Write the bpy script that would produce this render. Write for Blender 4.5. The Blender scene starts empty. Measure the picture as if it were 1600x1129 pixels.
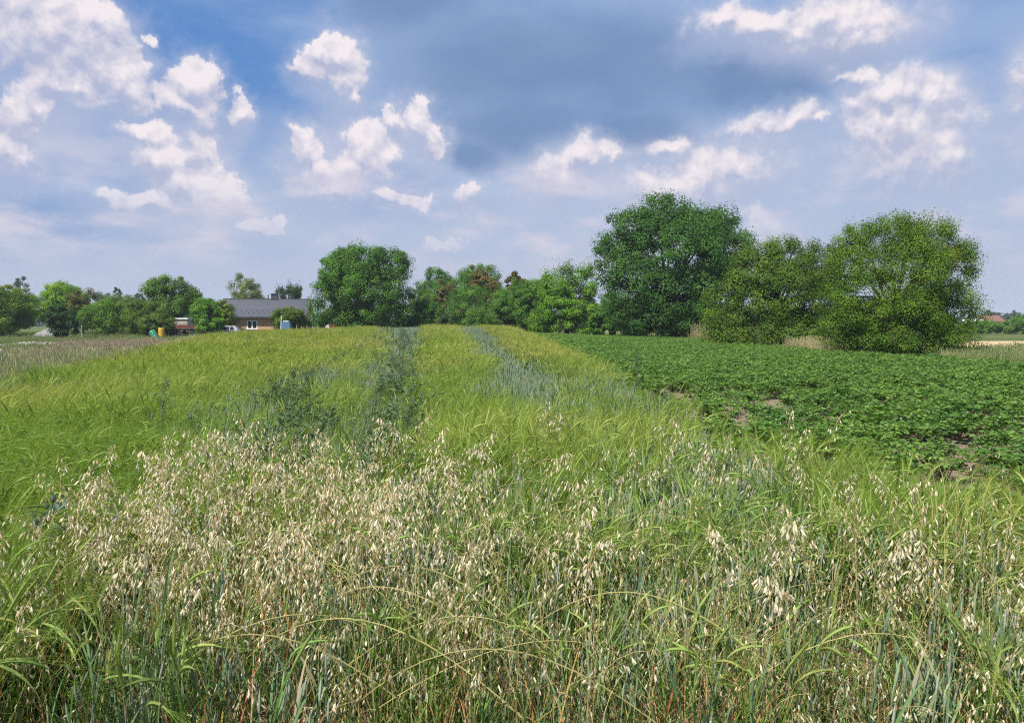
import bpy, math, random
import numpy as np
from mathutils import Vector, Matrix
R = math.radians
SC = bpy.context.scene
COL = SC.collection

# ------------------------------------------------------------------ camera
cam_d = bpy.data.cameras.new('camera'); cam = bpy.data.objects.new('camera', cam_d); COL.objects.link(cam)
cam.location = (0, 0, 1.75); cam.rotation_euler = (R(90 - 2.82), 0, 0)
cam_d.sensor_fit = 'HORIZONTAL'; cam_d.angle = 2 * math.atan(800 / 1208.6)
cam_d.clip_start = 0.05; cam_d.clip_end = 9000
SC.camera = cam
# ------------------------------------------------------------------ light + exposure
SUN_EL, SUN_AZ = 55.0, -138.0          # azimuth from the view direction (+Y), clockwise
sd = bpy.data.lights.new('sun', 'SUN'); sd.energy = 5.0; sd.angle = R(0.6); sd.color = (1.0, 0.95, 0.86)
sun = bpy.data.objects.new('sun', sd); COL.objects.link(sun)
_d = Vector((math.cos(R(SUN_EL)) * math.sin(R(SUN_AZ)), math.cos(R(SUN_EL)) * math.cos(R(SUN_AZ)), math.sin(R(SUN_EL))))
sun.rotation_euler = _d.to_track_quat('Z', 'Y').to_euler()
SC.view_settings.view_transform = 'Standard'; SC.view_settings.look = 'None'
SC.view_settings.exposure = 0.52; SC.view_settings.gamma = 1.0
SC.render.engine = 'CYCLES'
SC.cycles.max_bounces = 5; SC.cycles.diffuse_bounces = 3; SC.cycles.glossy_bounces = 2
SC.cycles.transmission_bounces = 3; SC.cycles.transparent_max_bounces = 4; SC.cycles.volume_bounces = 0
SC.cycles.caustics_reflective = False; SC.cycles.caustics_refractive = False
SC.cycles.use_denoising = False; SC.cycles.filter_width = 1.15 if hasattr(SC.cycles, 'filter_width') else 1.5; SC.cycles.denoising_prefilter = 'ACCURATE'
SC.cycles.use_adaptive_sampling = True; SC.cycles.adaptive_threshold = 0.02

# ------------------------------------------------------------------ sky
W = bpy.data.worlds.new('World'); SC.world = W; W.use_nodes = True
NT = W.node_tree; NT.nodes.clear()
def nd(t, **kw):
    n = NT.nodes.new(t)
    for k, v in kw.items(): setattr(n, k, v)
    return n
def put(sock, v):
    if isinstance(v, bpy.types.NodeSocket): NT.links.new(v, sock)
    else: sock.default_value = v
def M(op, a, b=None, c=None, clamp=False):
    n = nd('ShaderNodeMath', operation=op); n.use_clamp = clamp
    put(n.inputs[0], a)
    if b is not None: put(n.inputs[1], b)
    if c is not None: put(n.inputs[2], c)
    return n.outputs[0]
def VM(op, a, b=None, c=None):
    n = nd('ShaderNodeVectorMath', operation=op)
    put(n.inputs[0], a)
    if b is not None: put(n.inputs[1], b)
    if c is not None: put(n.inputs[2], c)
    return n.outputs['Value'] if op in ('LENGTH', 'DOT_PRODUCT') else n.outputs[0]
def SS(x, a, b, lo=0.0, hi=1.0):
    n = nd('ShaderNodeMapRange', interpolation_type='SMOOTHSTEP')
    put(n.inputs[0], x); n.inputs[1].default_value = a; n.inputs[2].default_value = b
    n.inputs[3].default_value = lo; n.inputs[4].default_value = hi
    return n.outputs[0]
def MIX(f, a, b):
    n = nd('ShaderNodeMix', data_type='RGBA')
    put(n.inputs[0], f)
    for s, v in ((n.inputs[6], a), (n.inputs[7], b)):
        put(s, v if isinstance(v, bpy.types.NodeSocket) else (*v, 1))
    return n.outputs[2]
def NOISE(vec, scale, detail, rough=0.5):
    n = nd('ShaderNodeTexNoise'); put(n.inputs['Vector'], vec)
    n.inputs['Scale'].default_value = scale; n.inputs['Detail'].default_value = detail; n.inputs['Roughness'].default_value = rough
    return n
tc = nd('ShaderNodeTexCoord'); DIR = tc.outputs['Generated']
sp = nd('ShaderNodeSeparateXYZ'); put(sp.inputs[0], DIR)
az = M('MULTIPLY', M('ARCTAN2', sp.outputs[0], sp.outputs[1]), 57.2958)
el = M('MULTIPLY', M('ARCSINE', sp.outputs[2]), 57.2958)
cb = nd('ShaderNodeCombineXYZ'); put(cb.inputs[0], az); put(cb.inputs[1], el); AE = cb.outputs[0]
n1 = NOISE(DIR, 11.0, 8.0, 0.6)
warp = VM('MULTIPLY', VM('SUBTRACT', n1.outputs['Color'], (0.5, 0.5, 0.5)), (6.5, 5.2, 0))
AW = VM('ADD', AE, warp)
CUM = [(-31.0,18.2,3.2,2.6),(-27.8,18.8,1.5,0.8),(-28.9,17.2,2.8,2.2),(-26.9,15.8,1.8,1.4),(-25.9,15.0,1.1,1.2),(-30.0,14.8,2.2,1.4),
 (-32.1,12.3,1.2,1.3),(-32.5,10.7,1.4,1.5),(-31.4,13.3,0.8,0.7),(-22.1,16.2,1.1,1.4),(-22.8,14.9,1.4,1.0),(-24.4,18.2,0.5,0.4),
 (-19.7,14.6,0.8,1.1),(-24.8,12.1,1.0,0.8),(-23.6,10.6,1.5,1.2),(-22.3,9.5,1.9,1.2),(-20.7,8.9,1.6,0.8),
 (-21.8,12.0,0.7,1.3),(-25.1,8.2,2.6,0.6),(-17.8,7.0,1.1,0.4),(-12.8,18.6,1.2,0.9),(-11.9,17.4,1.0,1.2),(-13.7,17.7,1.2,0.6),
 (-11.3,16.2,0.5,0.8),(-15.1,12.0,0.7,1.1),(-13.8,10.9,1.6,0.9),(-11.8,11.0,1.5,1.1),(-10.2,12.2,1.2,1.4),(-12.7,9.5,1.8,0.9),
 (-8.8,14.2,0.5,0.6),(-7.0,14.3,1.0,1.2),(-6.2,13.0,0.9,1.0),(23.6,19.0,2.3,0.9),(24.1,17.9,1.1,0.6),(21.7,19.9,2.4,0.7),(17.1,20.0,2.3,0.6),
 (26.1,14.6,1.0,0.8),(27.9,14.3,1.2,1.0),(27.2,12.9,1.7,1.3),(27.6,10.8,1.6,1.0),(25.2,12.1,1.3,1.8),(29.1,10.3,0.8,1.2),(24.1,15.6,0.6,0.4),
 (33.4,15.1,0.6,0.9),(34.2,13.6,0.9,1.8),(18.5,13.5,1.9,0.6),(21.0,13.2,0.6,0.25),(14.7,10.5,2.2,1.0),(12.0,10.0,2.0,0.8),(16.9,10.8,0.9,0.8),
 (11.6,12.2,1.1,0.4),(3.3,10.6,1.5,1.1),(4.7,11.7,1.4,0.8),(6.5,12.1,1.0,0.6),(-7.5,9.1,1.5,0.4),(-2.6,9.1,0.7,0.5),(-5.2,5.9,0.9,0.5),(17.3,7.1,0.7,0.5)]
def field(P):
    out = None
    for a, e, ra, re in CUM:
        k = 1.42 if a < -15 else (1.6 if a < 10 else 1.85)
        re *= k; ra *= k
        q = VM('MULTIPLY_ADD', P, (1 / ra, 1 / re, 0), (-a / ra, -e / re, 0))
        d = VM('LENGTH', q)
        out = d if out is None else M('SMOOTH_MIN', out, d, 0.45)
    return M('SUBTRACT', 1.0, out)
f1 = field(AW)
f2 = field(VM('ADD', AW, (0.10, 0.75, 0)))
n2 = NOISE(DIR, 30.0, 7.0, 0.6)
n2b = NOISE(VM('ADD', DIR, (-0.004, 0.0, 0.012)), 30.0, 3.0, 0.55)
fa = M('ADD', f1, M('MULTIPLY', M('SUBTRACT', n2.outputs[0], 0.5), 1.5))
nb = NOISE(DIR, 7.0, 4.0, 0.55)
soft = SS(nb.outputs[0], 0.38, 0.62)
crisp = M('ADD', M('MULTIPLY', SS(fa, 0.02, 0.30), SS(az, -6, 6, 1.0, 0.3)), M('MULTIPLY', SS(fa, -0.25, 0.95), SS(az, -6, 6, 0.0, 0.62))); foggy = SS(fa, -0.75, 0.75)
grad = M('SUBTRACT', f1, f2)
cmask = M('ADD', M('MULTIPLY', M('MULTIPLY', crisp, SS(grad, -0.60, 0.05, 0.12, 1.0)), M('MULTIPLY_ADD', soft, -0.35, 0.95)), M('MULTIPLY', foggy, 0.38), clamp=True)
relief = M('SUBTRACT', n2.outputs[0], n2b.outputs[0])
cshade = M('ADD', SS(grad, -0.55, 0.70), M('MULTIPLY', relief, 2.6), clamp=True)
f3 = field(VM('ADD', AW, (0.0, 1.25, 0)))
body = SS(M('ADD', f3, M('MULTIPLY', M('SUBTRACT', n2.outputs[0], 0.5), 0.7)), -0.75, 0.55)
# layers
sky = nd('ShaderNodeTexSky', sky_type='NISHITA'); sky.sun_disc = False
sky.sun_elevation = R(SUN_EL); sky.sun_rotation = R(SUN_AZ); sky.air_density = 1.2; sky.dust_density = 1.5; sky.ozone_density = 2.0
base = VM('SCALE', sky.outputs[0]); NT.nodes[-1].inputs['Scale'].default_value = 0.085
base = MIX(0.75, base, (0.100, 0.275, 0.66))
st = NOISE(VM('MULTIPLY', DIR, (1.0, 1.0, 3.2)), 4.2, 6.0, 0.55)
veilpos = M('ADD', SS(az, -20, -3, 0.0, 0.62), SS(el, 16, 9.0, 0.0, 0.75), clamp=True)
veilf = M('MULTIPLY', SS(M('ADD', st.outputs[0], M('MULTIPLY', veilpos, 0.45)), 0.42, 0.88), 0.92)
veilc = MIX(SS(el, 6, 18), (0.455, 0.54, 0.715), (0.34, 0.46, 0.70))
c = MIX(veilf, base, veilc)
def soft_blobs(lst, P, a=0.0, b=0.75):
    out = None
    for x, y, rx, ry in lst:
        d = VM('LENGTH', VM('MULTIPLY_ADD', P, (1 / rx, 1 / ry, 0), (-x / rx, -y / ry, 0)))
        out = d if out is None else M('SMOOTH_MIN', out, d, 0.5)
    return SS(M('SUBTRACT', 1.0, out), a, b)
AW2 = VM('ADD', AE, VM('MULTIPLY', VM('SUBTRACT', NOISE(DIR, 5.0, 5.0, 0.55).outputs['Color'], (0.5, 0.5, 0.5)), (9, 6, 0)))
greyb = soft_blobs([(-29,12.6,6,3.2),(-25,9.5,5,2.4),(-17,13.5,5,2.2),(-9,17,4,5),(-10,9,7,2.4)], AW2)
c = MIX(M('MULTIPLY', greyb, 0.75), c, (0.30, 0.41, 0.655))
darkf = soft_blobs([(-8,22,8,3.6),(0,17.5,10,5.0),(8,18,9,4.6),(16,17,8,3.0),(0,13.6,8,2.6),(-3,11.6,4,1.6),(9,14,6,1.8),(20,16.5,6,2.6)], AW2, -0.10, 0.75)
dtone = MIX(SS(NOISE(VM('MULTIPLY', DIR, (1, 1, 2.5)), 7.0, 4.0, 0.5).outputs[0], 0.3, 0.7), (0.160, 0.262, 0.475), (0.195, 0.300, 0.52))
c = MIX(M('MULTIPLY', darkf, 0.93), c, dtone)
ccol = MIX(cshade, (0.46, 0.49, 0.66), (0.93, 0.85, 0.87))
lowf = SS(el, 5, 12, 0.38, 0.94)
halo = soft_blobs([(-30,17.5,5.5,4),(-31.5,11.5,3.5,3.0),(-22.5,11,5,4.5),(-12.5,12,4.5,4),(-12.7,17.8,2.4,2),(22,19,9,3.5),(27,12.5,6,5),(14,11,10,3.4),(4.5,10.6,8,3.0),(-24,7.5,9,1.8),(12,6.5,14,1.8),(-7,13.5,2.6,2.6),(34,14,3.5,4)], AW2, 0.0, 0.9)
c = MIX(M('MULTIPLY', halo, 0.50), c, MIX(n2.outputs[0], (0.42, 0.47, 0.67), (0.72, 0.69, 0.78)))
c = MIX(M('MULTIPLY', body, 0.58), c, (0.42, 0.495, 0.68))
c = MIX(M('MULTIPLY', cmask, lowf), c, ccol)
lowpatch = NOISE(VM('MULTIPLY', DIR, (1, 1, 2.6)), 9.0, 6.0, 0.55)
c = MIX(M('MULTIPLY', SS(lowpatch.outputs[0], 0.45, 0.72), M('MULTIPLY', SS(el, 1.5, 6), SS(el, 14, 8))), c, (0.68, 0.645, 0.75))
c = MIX(SS(el, 9.0, 0.0, 0.0, 0.80), c, (0.50, 0.545, 0.69))
c = MIX(SS(el, 0.0, -4.0), c, (0.14, 0.16, 0.10))
bg = nd('ShaderNodeBackground'); put(bg.inputs[0], c); bg.inputs[1].default_value = 0.71
wo = nd('ShaderNodeOutputWorld'); put(wo.inputs[0], bg.outputs[0])
W.cycles.sampling_method = 'MANUAL'; W.cycles.sample_map_resolution = 512

# ------------------------------------------------------------------ helpers
rng = np.random.default_rng(7)
def tag(o, label=None, cat=None, group=None, kind=None):
    if label: o['label'] = label
    if cat: o['category'] = cat
    if group: o['group'] = group
    if kind: o['kind'] = kind
    return o
def mesh_np(name, V, Q, C=None, smooth=False):
    me = bpy.data.meshes.new(name)
    V = np.asarray(V, np.float32); Q = np.asarray(Q, np.int32)
    me.vertices.add(len(V)); me.vertices.foreach_set('co', V.ravel())
    k = Q.shape[1]
    me.loops.add(Q.size); me.loops.foreach_set('vertex_index', Q.ravel())
    me.polygons.add(len(Q))
    me.polygons.foreach_set('loop_start', np.arange(0, Q.size, k, dtype=np.int32))
    me.polygons.foreach_set('loop_total', np.full(len(Q), k, np.int32))
    if C is not None:
        a = me.color_attributes.new('col', 'FLOAT_COLOR', 'POINT')
        C4 = np.ones((len(V), 4), np.float32); C4[:, :3] = C
        a.data.foreach_set('color', C4.ravel())
    me.polygons.foreach_set('use_smooth', np.full(len(Q), bool(smooth)))
    me.update(calc_edges=True)
    return me
class MB:
    def __init__(s): s.V = []; s.Q = []; s.C = []; s.n = 0
    def add(s, V, Q, C):
        V = V.reshape(-1, 3); s.V.append(V); s.Q.append(Q.reshape(-1, 4) + s.n)
        s.C.append(np.broadcast_to(C, V.shape) if np.ndim(C) == 1 else np.asarray(C).reshape(-1, 3)); s.n += len(V)
    def tubes(s, P, Rr, C, k=3):
        P = np.asarray(P, float); m, n, _ = P.shape
        Rr = np.broadcast_to(Rr, (m, n)); C = np.broadcast_to(C, (m, n, 3))
        T = np.gradient(P, axis=1); T /= np.linalg.norm(T, axis=2, keepdims=True) + 1e-9
        ref = np.where(np.abs(T[..., 2:3]) > 0.9, np.array([1.0, 0, 0]), np.array([0, 0, 1.0]))
        A = np.cross(T, ref); A /= np.linalg.norm(A, axis=2, keepdims=True) + 1e-9
        B = np.cross(T, A)
        an = np.arange(k) * 2 * np.pi / k
        V = P[:, :, None] + Rr[:, :, None, None] * (np.cos(an)[:, None] * A[:, :, None] + np.sin(an)[:, None] * B[:, :, None])
        idx = np.arange(m * n * k).reshape(m, n, k)
        a = idx[:, :-1]; b = idx[:, 1:]
        Q = np.stack([a, np.roll(a, -1, 2), np.roll(b, -1, 2), b], -1)
        s.add(V, Q, np.repeat(C[:, :, None], k, 2))
    def ribbons(s, P, Wd, S, C):
        P = np.asarray(P, float); m, n, _ = P.shape
        Wd = np.broadcast_to(Wd, (m, n)); C = np.broadcast_to(C, (m, n, 3))
        S = np.asarray(S, float)
        if S.ndim == 2: S = S[:, None]
        S = S / (np.linalg.norm(S, axis=-1, keepdims=True) + 1e-9)
        o = S * Wd[..., None] * 0.5
        V = np.stack([P - o, P + o], 2)
        idx = np.arange(m * n * 2).reshape(m, n, 2)
        Q = np.stack([idx[:, :-1, 0], idx[:, :-1, 1], idx[:, 1:, 1], idx[:, 1:, 0]], -1)
        s.add(V, Q, np.repeat(C[:, :, None], 2, 2))
    def leaves(s, P, D, N, L, Wd, C, fold=0.25):
        # pointed leaf: base, two side corners, tip, folded along the midrib (two quads)
        m = len(P); D = D / (np.linalg.norm(D, axis=1, keepdims=True) + 1e-9)
        S = np.cross(D, N); S /= np.linalg.norm(S, axis=1, keepdims=True) + 1e-9
        U = np.cross(S, D)
        L = np.broadcast_to(L, (m,))[:, None]; Wd = np.broadcast_to(Wd, (m,))[:, None]
        a = P; b = P + D * L * 0.45 + S * Wd * 0.5 + U * Wd * fold; c_ = P + D * L - U * Wd * fold * 0.6; d = P + D * L * 0.45 - S * Wd * 0.5 + U * Wd * fold
        V = np.stack([a, b, c_, d], 1); Q = np.arange(m * 4).reshape(m, 4)
        s.add(V, Q, np.repeat(np.broadcast_to(C, (m, 3))[:, None], 4, 1))
    def data(s): return np.concatenate(s.V), np.concatenate(s.Q), np.concatenate(s.C)
    def mesh(s, name, mat, smooth=False):
        me = mesh_np(name, *s.data(), smooth); me.materials.append(mat); return me
def link(name, me, parent=None, loc=None):
    o = bpy.data.objects.new(name, me); COL.objects.link(o)
    if parent is not None: o.parent = parent
    if loc is not None: o.location = loc
    return o
def empty(name, loc, rz=0): 
    o = link(name, None, None, loc); o.rotation_euler = (0, 0, rz); o.empty_display_size = 0.2; return o
def copy_tree(o, parent=None):
    c = o.copy(); COL.objects.link(c)
    if parent is not None: c.parent = parent
    for ch in o.children: copy_tree(ch, c)
    return c
def noise2(x, y, s, seed=0):
    x = np.asarray(x, float) * s; y = np.asarray(y, float) * s
    r = np.random.default_rng(1000 + seed).random((256, 256))
    xi = np.floor(x).astype(int); yi = np.floor(y).astype(int); fx = x - xi; fy = y - yi
    fx = fx * fx * (3 - 2 * fx); fy = fy * fy * (3 - 2 * fy)
    g = lambda i, j: r[i & 255, j & 255]
    return (g(xi, yi) * (1 - fx) + g(xi + 1, yi) * fx) * (1 - fy) + (g(xi, yi + 1) * (1 - fx) + g(xi + 1, yi + 1) * fx) * fy
def fbm(x, y, s, seed=0): return 0.55 * noise2(x, y, s, seed) + 0.28 * noise2(x, y, s * 2.1, seed + 1) + 0.17 * noise2(x, y, s * 4.3, seed + 2)
def sstep(x, a, b): t = np.clip((np.asarray(x, float) - a) / (b - a), 0, 1); return t * t * (3 - 2 * t)
def inpoly(x, y, poly):
    inside = np.zeros(np.shape(x), bool); n = len(poly)
    for i in range(n):
        x1, y1 = poly[i]; x2, y2 = poly[(i + 1) % n]
        if y1 == y2: continue
        inside ^= ((y1 > y) != (y2 > y)) & (x < (x2 - x1) * (y - y1) / (y2 - y1) + x1)
    return inside
def gh(x, y):   # ground height: a low crest under the middle of the field
    x = np.asarray(x, float); y = np.asarray(y, float)
    return 0.62 * np.exp(-((x + 5) / 12.5) ** 2) * sstep(y, 14, 58) * (1 - sstep(y, 66, 92)) + 0.03 * (fbm(x, y, 0.5, 3) - 0.5)
def edgeL(y): return np.interp(y, [0, 8.7, 12, 22, 47, 80], [-5.6, -7.25, -8.0, -10.6, -18.5, -26])
def edgeR(y): return np.interp(y, [0, 2.5, 3.5, 4.3, 5.9, 6.6, 10, 14.5, 31, 62, 100], [7.0, 3.7, 2.75, 2.60, 2.15, 1.92, 1.95, 2.0, 1.7, 0.2, -1.5])

# ------------------------------------------------------------------ materials
def mat(name):
    m = bpy.data.materials.new(name); m.use_nodes = True; m.node_tree.nodes.clear(); return m, m.node_tree
def plant_mat(name, trans=0.35, rough=0.55, spec=0.35, var=0.25, patch=None):
    m, t = mat(name); N = t.nodes.new; L = t.links.new
    at = N('ShaderNodeAttribute'); at.attribute_name = 'col'
    oi = N('ShaderNodeObjectInfo')
    hs = N('ShaderNodeHueSaturation')
    mr = N('ShaderNodeMapRange'); L(oi.outputs['Random'], mr.inputs[0]); mr.inputs[3].default_value = 1 - var; mr.inputs[4].default_value = 1 + var
    mh = N('ShaderNodeMapRange'); L(oi.outputs['Random'], mh.inputs[0]); mh.inputs[3].default_value = 0.512; mh.inputs[4].default_value = 0.488
    L(mr.outputs[0], hs.inputs['Value']); L(mh.outputs[0], hs.inputs['Hue']); L(at.outputs['Color'], hs.inputs['Color'])
    col = hs.outputs[0]
    if patch:      # slow drift of the plants' own colour across the field
        ge = N('ShaderNodeNewGeometry'); no = N('ShaderNodeTexNoise'); L(ge.outputs['Position'], no.inputs['Vector'])
        no.inputs['Scale'].default_value = patch[0]; no.inputs['Detail'].default_value = 3
        mx = N('ShaderNodeMix'); mx.data_type = 'RGBA'; mx.blend_type = 'MULTIPLY'
        cr = N('ShaderNodeMapRange'); L(no.outputs[0], cr.inputs[0]); cr.inputs[1].default_value = 0.35; cr.inputs[2].default_value = 0.68
        L(cr.outputs[0], mx.inputs[0]); L(col, mx.inputs[6]); mx.inputs[7].default_value = (*patch[1], 1); col = mx.outputs[2]
    p = N('ShaderNodeBsdfPrincipled'); L(col, p.inputs['Base Color']); p.inputs['Roughness'].default_value = rough; p.inputs['Specular IOR Level'].default_value = spec
    tr = N('ShaderNodeBsdfTranslucent'); g = N('ShaderNodeMix'); g.data_type = 'RGBA'; g.blend_type = 'MULTIPLY'; g.inputs[0].default_value = 1
    L(col, g.inputs[6]); g.inputs[7].default_value = (1.25, 1.25, 0.7, 1); L(g.outputs[2], tr.inputs[0])
    mi = N('ShaderNodeMixShader'); mi.inputs[0].default_value = trans; L(p.outputs[0], mi.inputs[1]); L(tr.outputs[0], mi.inputs[2])
    o = N('ShaderNodeOutputMaterial'); L(mi.outputs[0], o.inputs[0]); return m
def solid(name, rgb, rough=0.7, spec=0.3, metal=0.0, noise=0.0, scale=6.0, bump=0.0, c2=None):
    m, t = mat(name); N = t.nodes.new; L = t.links.new
    p = N('ShaderNodeBsdfPrincipled'); p.inputs['Roughness'].default_value = rough; p.inputs['Specular IOR Level'].default_value = spec; p.inputs['Metallic'].default_value = metal
    tcn = N('ShaderNodeTexCoord'); no = N('ShaderNodeTexNoise'); L(tcn.outputs['Object'], no.inputs['Vector']); no.inputs['Scale'].default_value = scale; no.inputs['Detail'].default_value = 5
    mx = N('ShaderNodeMix'); mx.data_type = 'RGBA'; L(no.outputs[0], mx.inputs[0])
    c2 = c2 or tuple(v * (1 - noise) for v in rgb)
    mx.inputs[6].default_value = (*[min(1, v * (1 + noise)) for v in rgb], 1); mx.inputs[7].default_value = (*c2, 1)
    L(mx.outputs[2], p.inputs['Base Color'])
    if bump:
        b = N('ShaderNodeBump'); b.inputs['Strength'].default_value = bump; L(no.outputs[0], b.inputs['Height']); L(b.outputs[0], p.inputs['Normal'])
    o = N('ShaderNodeOutputMaterial'); L(p.outputs[0], o.inputs[0]); return m
M_BAR = plant_mat('barley_plant', 0.44, 0.6, 0.12, 0.14, (0.16, (0.86, 0.97, 0.75)))
M_OAT = plant_mat('oat_plant', 0.28, 0.6, 0.18, 0.14)
M_RYE = plant_mat('glaucous_stalk', 0.25, 0.6, 0.2, 0.14)
M_WEED = plant_mat('weed_leaf', 0.25, 0.6, 0.3, 0.18)
M_POT = plant_mat('potato_leaf', 0.32, 0.5, 0.28, 0.2, (0.25, (0.90, 0.90, 0.80)))
M_TREE = plant_mat('tree_leaf', 0.32, 0.65, 0.12, 0.04)
M_DRY = plant_mat('dry_grass', 0.3, 0.7, 0.15, 0.2)
M_BARK = solid('bark', (0.085, 0.068, 0.05), 0.9, 0.1, 0, 0.4, 9, 0.5)

# ------------------------------------------------------------------ ground
def ground():
    def axis(near, step, far):
        a = list(np.arange(0, near, step)); v = near; s = step
        while v < far: a.append(v); s *= 1.12; v += s
        return np.array(a + [far])
    px = axis(60, 0.5, 5200); xs = np.concatenate([-px[::-1], px[1:]])
    py = axis(100, 0.5, 5200); ys = np.concatenate([-axis(6, 1.0, 2000)[::-1], py[1:]])
    X, Y = np.meshgrid(xs, ys); Z = gh(X, Y)
    V = np.stack([X, Y, Z], -1).reshape(-1, 3)
    ny, nx = X.shape; idx = np.arange(nx * ny).reshape(ny, nx)
    Q = np.stack([idx[:-1, :-1], idx[:-1, 1:], idx[1:, 1:], idx[1:, :-1]], -1).reshape(-1, 4)
    C = np.empty(X.shape + (3,)); C[:] = (0.085, 0.115, 0.035)
    n = fbm(X, Y, 0.05, 11)[..., None]; C = C * (0.7 + 0.6 * n) + (n > 0.55) * np.array([0.04, 0.025, 0.01])
    xl = X - edgeL(Y); xr = X - edgeR(Y)
    soil = np.array([0.27, 0.195, 0.15])
    pot = (xr > -0.4) & (Y > 3) & (Y < 95) & (X < 15 + 0.04 * Y)
    C[pot] = soil
    crop = (xl > 0) & (xr < -0.2) & (Y < 90)
    C[crop] = (0.13, 0.095, 0.055)
    lane = (xl < -1.5) & (Y > 14) & (Y < 72) & (X > -75)
    k = fbm(X, Y, 0.09, 5)[lane][:, None]
    C[lane] = np.array([0.15, 0.15, 0.075]) * k * 1.2 + np.array([0.08, 0.13, 0.04]) * (1.2 - k)
    bands = Y + 0.10 * X
    for lo, hi, col in ((49, 53, (0.42, 0.33, 0.25)), (56, 60, (0.32, 0.29, 0.24)), (38.5, 41, (0.33, 0.30, 0.22))):
        b = lane & (bands > lo) & (bands < hi) & (X < -14)
        C[b] = col
    ob = inpoly(X, Y, [(-24, 43), (-18, 43), (-18.5, 50), (-25, 50)]); C[ob] = (0.50, 0.34, 0.19)
    tan = inpoly(X, Y, [(-66, 78), (-48, 76), (-47, 82), (-64, 84)]); C[tan] = (0.40, 0.27, 0.17)
    sf = inpoly(X, Y, [(34, 58), (90, 58), (120, 80), (36, 76)]); C[sf] = (0.50, 0.37, 0.21)
    me = mesh_np('ground', V, Q, C.reshape(-1, 3), True)
    m, t = mat('soil_and_grass'); N = t.nodes.new; L = t.links.new
    at = N('ShaderNodeAttribute'); at.attribute_name = 'col'; ge = N('ShaderNodeNewGeometry')
    no = N('ShaderNodeTexNoise'); L(ge.outputs['Position'], no.inputs['Vector']); no.inputs['Scale'].default_value = 9; no.inputs['Detail'].default_value = 8; no.inputs['Roughness'].default_value = 0.7
    mr = N('ShaderNodeMapRange'); L(no.outputs[0], mr.inputs[0]); mr.inputs[1].default_value = 0.3; mr.inputs[2].default_value = 0.7; mr.inputs[3].default_value = 0.55; mr.inputs[4].default_value = 1.4
    vm = N('ShaderNodeVectorMath'); vm.operation = 'SCALE'; L(at.outputs['Color'], vm.inputs[0]); L(mr.outputs[0], vm.inputs['Scale'])
    p = N('ShaderNodeBsdfPrincipled'); p.inputs['Roughness'].default_value = 0.95; p.inputs['Specular IOR Level'].default_value = 0.1; L(vm.outputs[0], p.inputs['Base Color'])
    b = N('ShaderNodeBump'); b.inputs['Strength'].default_value = 1.0; b.inputs['Distance'].default_value = 0.06; L(no.outputs[0], b.inputs['Height']); L(b.outputs[0], p.inputs['Normal'])
    o = N('ShaderNodeOutputMaterial'); L(p.outputs[0], o.inputs[0]); me.materials.append(m)
    tag(link('ground', me), kind='structure')
ground()

# ------------------------------------------------------------------ scatter
def protos(name, meshes):
    c = bpy.data.collections.new(name)
    for i, me in enumerate(meshes):
        o = bpy.data.objects.new('%s_%02d' % (name, i), me); c.objects.link(o)
    return c
def scatter(name, label, cat, P, ROT, SCL, IDX, coll):
    me = bpy.data.meshes.new(name); me.vertices.add(len(P)); me.vertices.foreach_set('co', np.asarray(P, np.float32).ravel())
    a = me.attributes.new('rot', 'FLOAT_VECTOR', 'POINT'); a.data.foreach_set('vector', np.asarray(ROT, np.float32).ravel())
    a = me.attributes.new('scl', 'FLOAT_VECTOR', 'POINT'); a.data.foreach_set('vector', np.asarray(SCL, np.float32).ravel())
    a = me.attributes.new('idx', 'INT', 'POINT'); a.data.foreach_set('value', np.asarray(IDX, np.int32))
    g = bpy.data.node_groups.new(name + '_nodes', 'GeometryNodeTree')
    g.interface.new_socket('Geometry', in_out='INPUT', socket_type='NodeSocketGeometry')
    g.interface.new_socket('Geometry', in_out='OUTPUT', socket_type='NodeSocketGeometry')
    N = g.nodes.new; L = g.links.new
    gi = N('NodeGroupInput'); go = N('NodeGroupOutput'); ip = N('GeometryNodeInstanceOnPoints'); ci = N('GeometryNodeCollectionInfo')
    ci.inputs[0].default_value = coll; ci.inputs[1].default_value = True; ci.inputs[2].default_value = True
    def na(nm, ty): n = N('GeometryNodeInputNamedAttribute'); n.data_type = ty; n.inputs[0].default_value = nm; return n.outputs[0]
    L(gi.outputs[0], ip.inputs['Points']); L(ci.outputs[0], ip.inputs['Instance']); ip.inputs['Pick Instance'].default_value = True
    L(na('idx', 'INT'), ip.inputs['Instance Index']); L(na('rot', 'FLOAT_VECTOR'), ip.inputs['Rotation']); L(na('scl', 'FLOAT_VECTOR'), ip.inputs['Scale'])
    L(ip.outputs[0], go.inputs[0])
    o = link(name, me); md = o.modifiers.new('scatter', 'NODES'); md.node_group = g
    tag(o, label, cat, kind='stuff'); return o
def jgrid(x0, x1, y0, y1, d):
    nx = max(1, int((x1 - x0) / d)); ny = max(1, int((y1 - y0) / d))
    X, Y = np.meshgrid(np.arange(nx), np.arange(ny)); X = X.ravel().astype(float); Y = Y.ravel().astype(float)
    X += rng.random(X.size) * 1.0; Y += rng.random(Y.size) * 1.0
    x = x0 + X * d; y = y0 + Y * d
    k = (np.abs(x) < 0.80 * y + 2.2)
    return x[k], y[k]
def var_rgb(m, n, c, j=0.12, r=None):
    r = r or rng
    c = np.asarray(c, float); c = np.broadcast_to(c, (m, 3))
    k = 1 + (r.random((m, 1)) - 0.5) * 2 * j; k2 = 1 + (r.random((m, 3)) - 0.5) * j
    return np.repeat((c * k * k2)[:, None], n, 1)
U = np.array([0, 0, 1.0])
def azv(a): return np.stack([np.cos(a), np.sin(a), np.zeros_like(a)], -1)
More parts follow.
